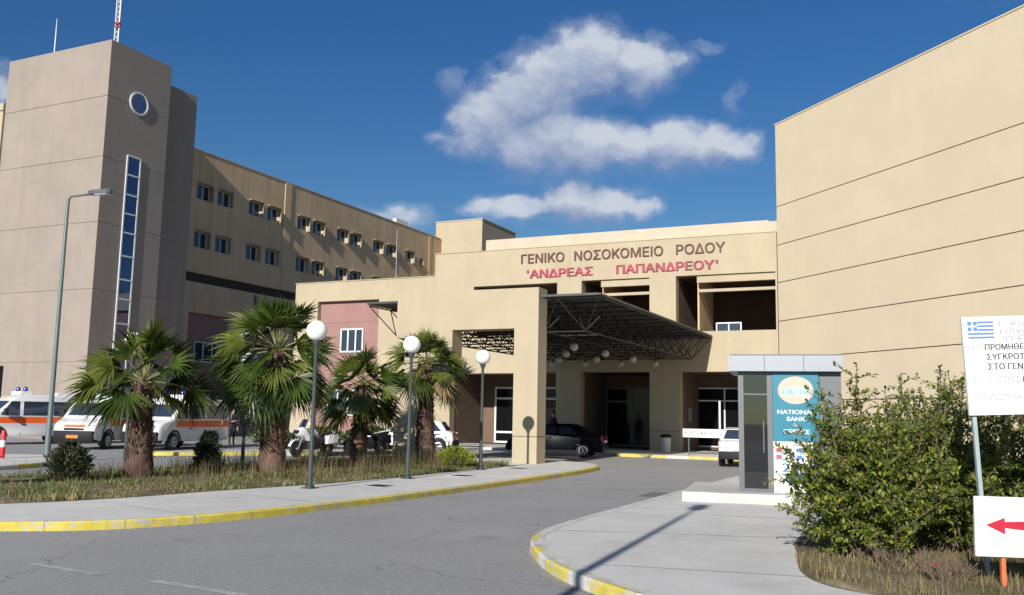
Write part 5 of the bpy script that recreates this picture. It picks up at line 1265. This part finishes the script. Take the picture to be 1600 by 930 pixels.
conifer('bright_shrub', 'bright yellow-green low shrub at the foot of the globe lamp nearest the portal', -13.05, 23.9, .55, .50, 6, (L1, L2), (.5, .5), 1500, cat='shrub', pointed=False, sz=.07)
# clipped bushes of the yard island and a thin leaning tree
for i, (x, y, h, rd, lb) in enumerate(((-25.3, 30.6, .75, .9, 'low green bush on the yard island nearest the ambulances'), (-24.4, 32.6, .85, 1.0, 'low green bush on the yard island behind the white motorcycle'),
                                      (-23.6, 34.8, .8, 1.0, 'low green bush on the yard island behind the dark motorcycle'), (-24.8, 37.2, .8, 1.1, 'low green bush at the far end of the yard island before the pink wall'))):
    conifer('island_bush', lb, x, y, h, rd, 40 + i, (CON, L3, L1), (.4, .4, .2), 1300, cat='bush', group='low bushes on the yard island', pointed=False, sz=.12)
t = thing('sapling', 'thin leaning young tree in front of the portal wall left pier', 'tree', (-25.0, 39.2, .12))
a = MB(); a.tube([(-25.0, 39.2, .1), (-25.2, 39.2, 1.2), (-25.45, 39.2, 2.3), (-25.5, 39.2, 3.0)], [.09, .075, .06, .03], 8)
for k in range(6): a.tube([(-25.4, 39.2, 2.1 + k * .12), (-25.4 + .5 * math.cos(k * 1.3), 39.2 + .5 * math.sin(k * 1.3), 2.8 + k * .12)], [.025, .008], 5)
obj('trunk', a, BARK, t)
lv = MB(); r = random.Random(77)
for i in range(900):
    p = Vector((-25.45 + r.gauss(0, .38), 39.2 + r.gauss(0, .38), 3.05 + r.gauss(0, .38))); d = Vector((r.uniform(-1, 1), r.uniform(-1, 1), r.uniform(-.6, .6))).normalized(); l = r.uniform(.09, .16)
    lv.add(leaf_pts(p, d, Vector((0, 0, 1)), l, l * .28), LF, r.choice((0, 0, 1)))
obj('crown', lv, [L3, L1], t, fix=False)

# grass and weeds, past counting
def in_poly(x, y, P):
    c = False; n = len(P)
    for i in range(n):
        (x0, y0), (x1, y1) = P[i], P[i - 1]
        if (y0 > y) != (y1 > y) and x < (x1 - x0) * (y - y0) / (y1 - y0) + x0: c = not c
    return c
def grass(name, poly, n, hfun, mats, wfun, seed, z=.125, w=.010):
    r = random.Random(seed); mb = MB(); xs = [p[0] for p in poly]; ys = [p[1] for p in poly]; k = 0
    while k < n:
        x, y = r.uniform(min(xs), max(xs)), r.uniform(min(ys), max(ys))
        if not in_poly(x, y, poly): continue
        h = hfun(x, y, r)
        if h <= 0: k += .2; continue
        k += 1; an = r.uniform(0, 2 * PI); lean = r.uniform(.1, .7) * h; c, s = math.cos(an), math.sin(an); ww = w * r.uniform(.7, 1.4)
        b = an + r.uniform(1, 2); cx, sx = math.cos(b) * ww, math.sin(b) * ww
        mb.add([(x - cx, y - sx, z), (x + cx, y + sx, z), (x + c * lean * .35 + cx * .7, y + s * lean * .35 + sx * .7, z + h * .6), (x + c * lean * .35 - cx * .7, y + s * lean * .35 - sx * .7, z + h * .6), (x + c * lean, y + s * lean, z + h)], [(0, 1, 2, 3), (3, 2, 4)], r.choices(range(len(mats)), wfun(x, y, r))[0])
    return obj(name, mb, mats, fix=False, kind='stuff')
GP = BED_EDGE + [(-18.0, 27.7), (-18.7, 26), (-18.7, 12.6), (-21.8, 9.9)]
def nzv(x, y, s, o=0): return mnoise.noise(Vector((x * s, y * s, o)))
g_ = grass('grass', GP, 30000, lambda x, y, r: (.035 + .07 * r.random()) * (1.2 + nzv(x, y, .6)) if nzv(x, y, .9, 3) > -.28 else .04, [G1, G2], lambda x, y, r: (max(.15, 1.0 + 2.2 * nzv(x, y, .35, 7)), .55), 1)
tag(g_, 'patchy green and straw coloured grass in the planting bed', 'grass')
WP = [(-12.6, 18.6), (-12.5, 24.5), (-13.6, 27.2), (-18.3, 27.0), (-18.4, 13.5), (-16.2, 13.5), (-14.4, 15.5)]
g_ = grass('weeds', WP, 4200, lambda x, y, r: (.22 + .40 * r.random()) * (.75 + max(0, min(1, (y - 15) / 6)) * .35) if nzv(x, y, .8, 11) > -.12 else 0, [G3, G2, G1], lambda x, y, r: (.70, .05, .25), 2, w=.005)
tag(g_, 'tall thin brown weeds growing around the palm trunks', 'weeds')
RG = [(-1.6, 11.0), (-1.4, 10.0), (-1.15, 9.45), (-.7, 9.15), (.5, 8.85), (3, 8.6), (4, 11), (1.5, 13.5), (-.4, 13.0), (-1.3, 12.2)]
g_ = grass('grass', RG, 12000, lambda x, y, r: (.03 + .12 * r.random() ** 1.5) * (1.1 + nzv(x, y, 1.2)), [G2, G1, G3], lambda x, y, r: (.62, .14, .24), 3, w=.004)
tag(g_, 'dry straw grass under the shrubs at the right', 'grass')
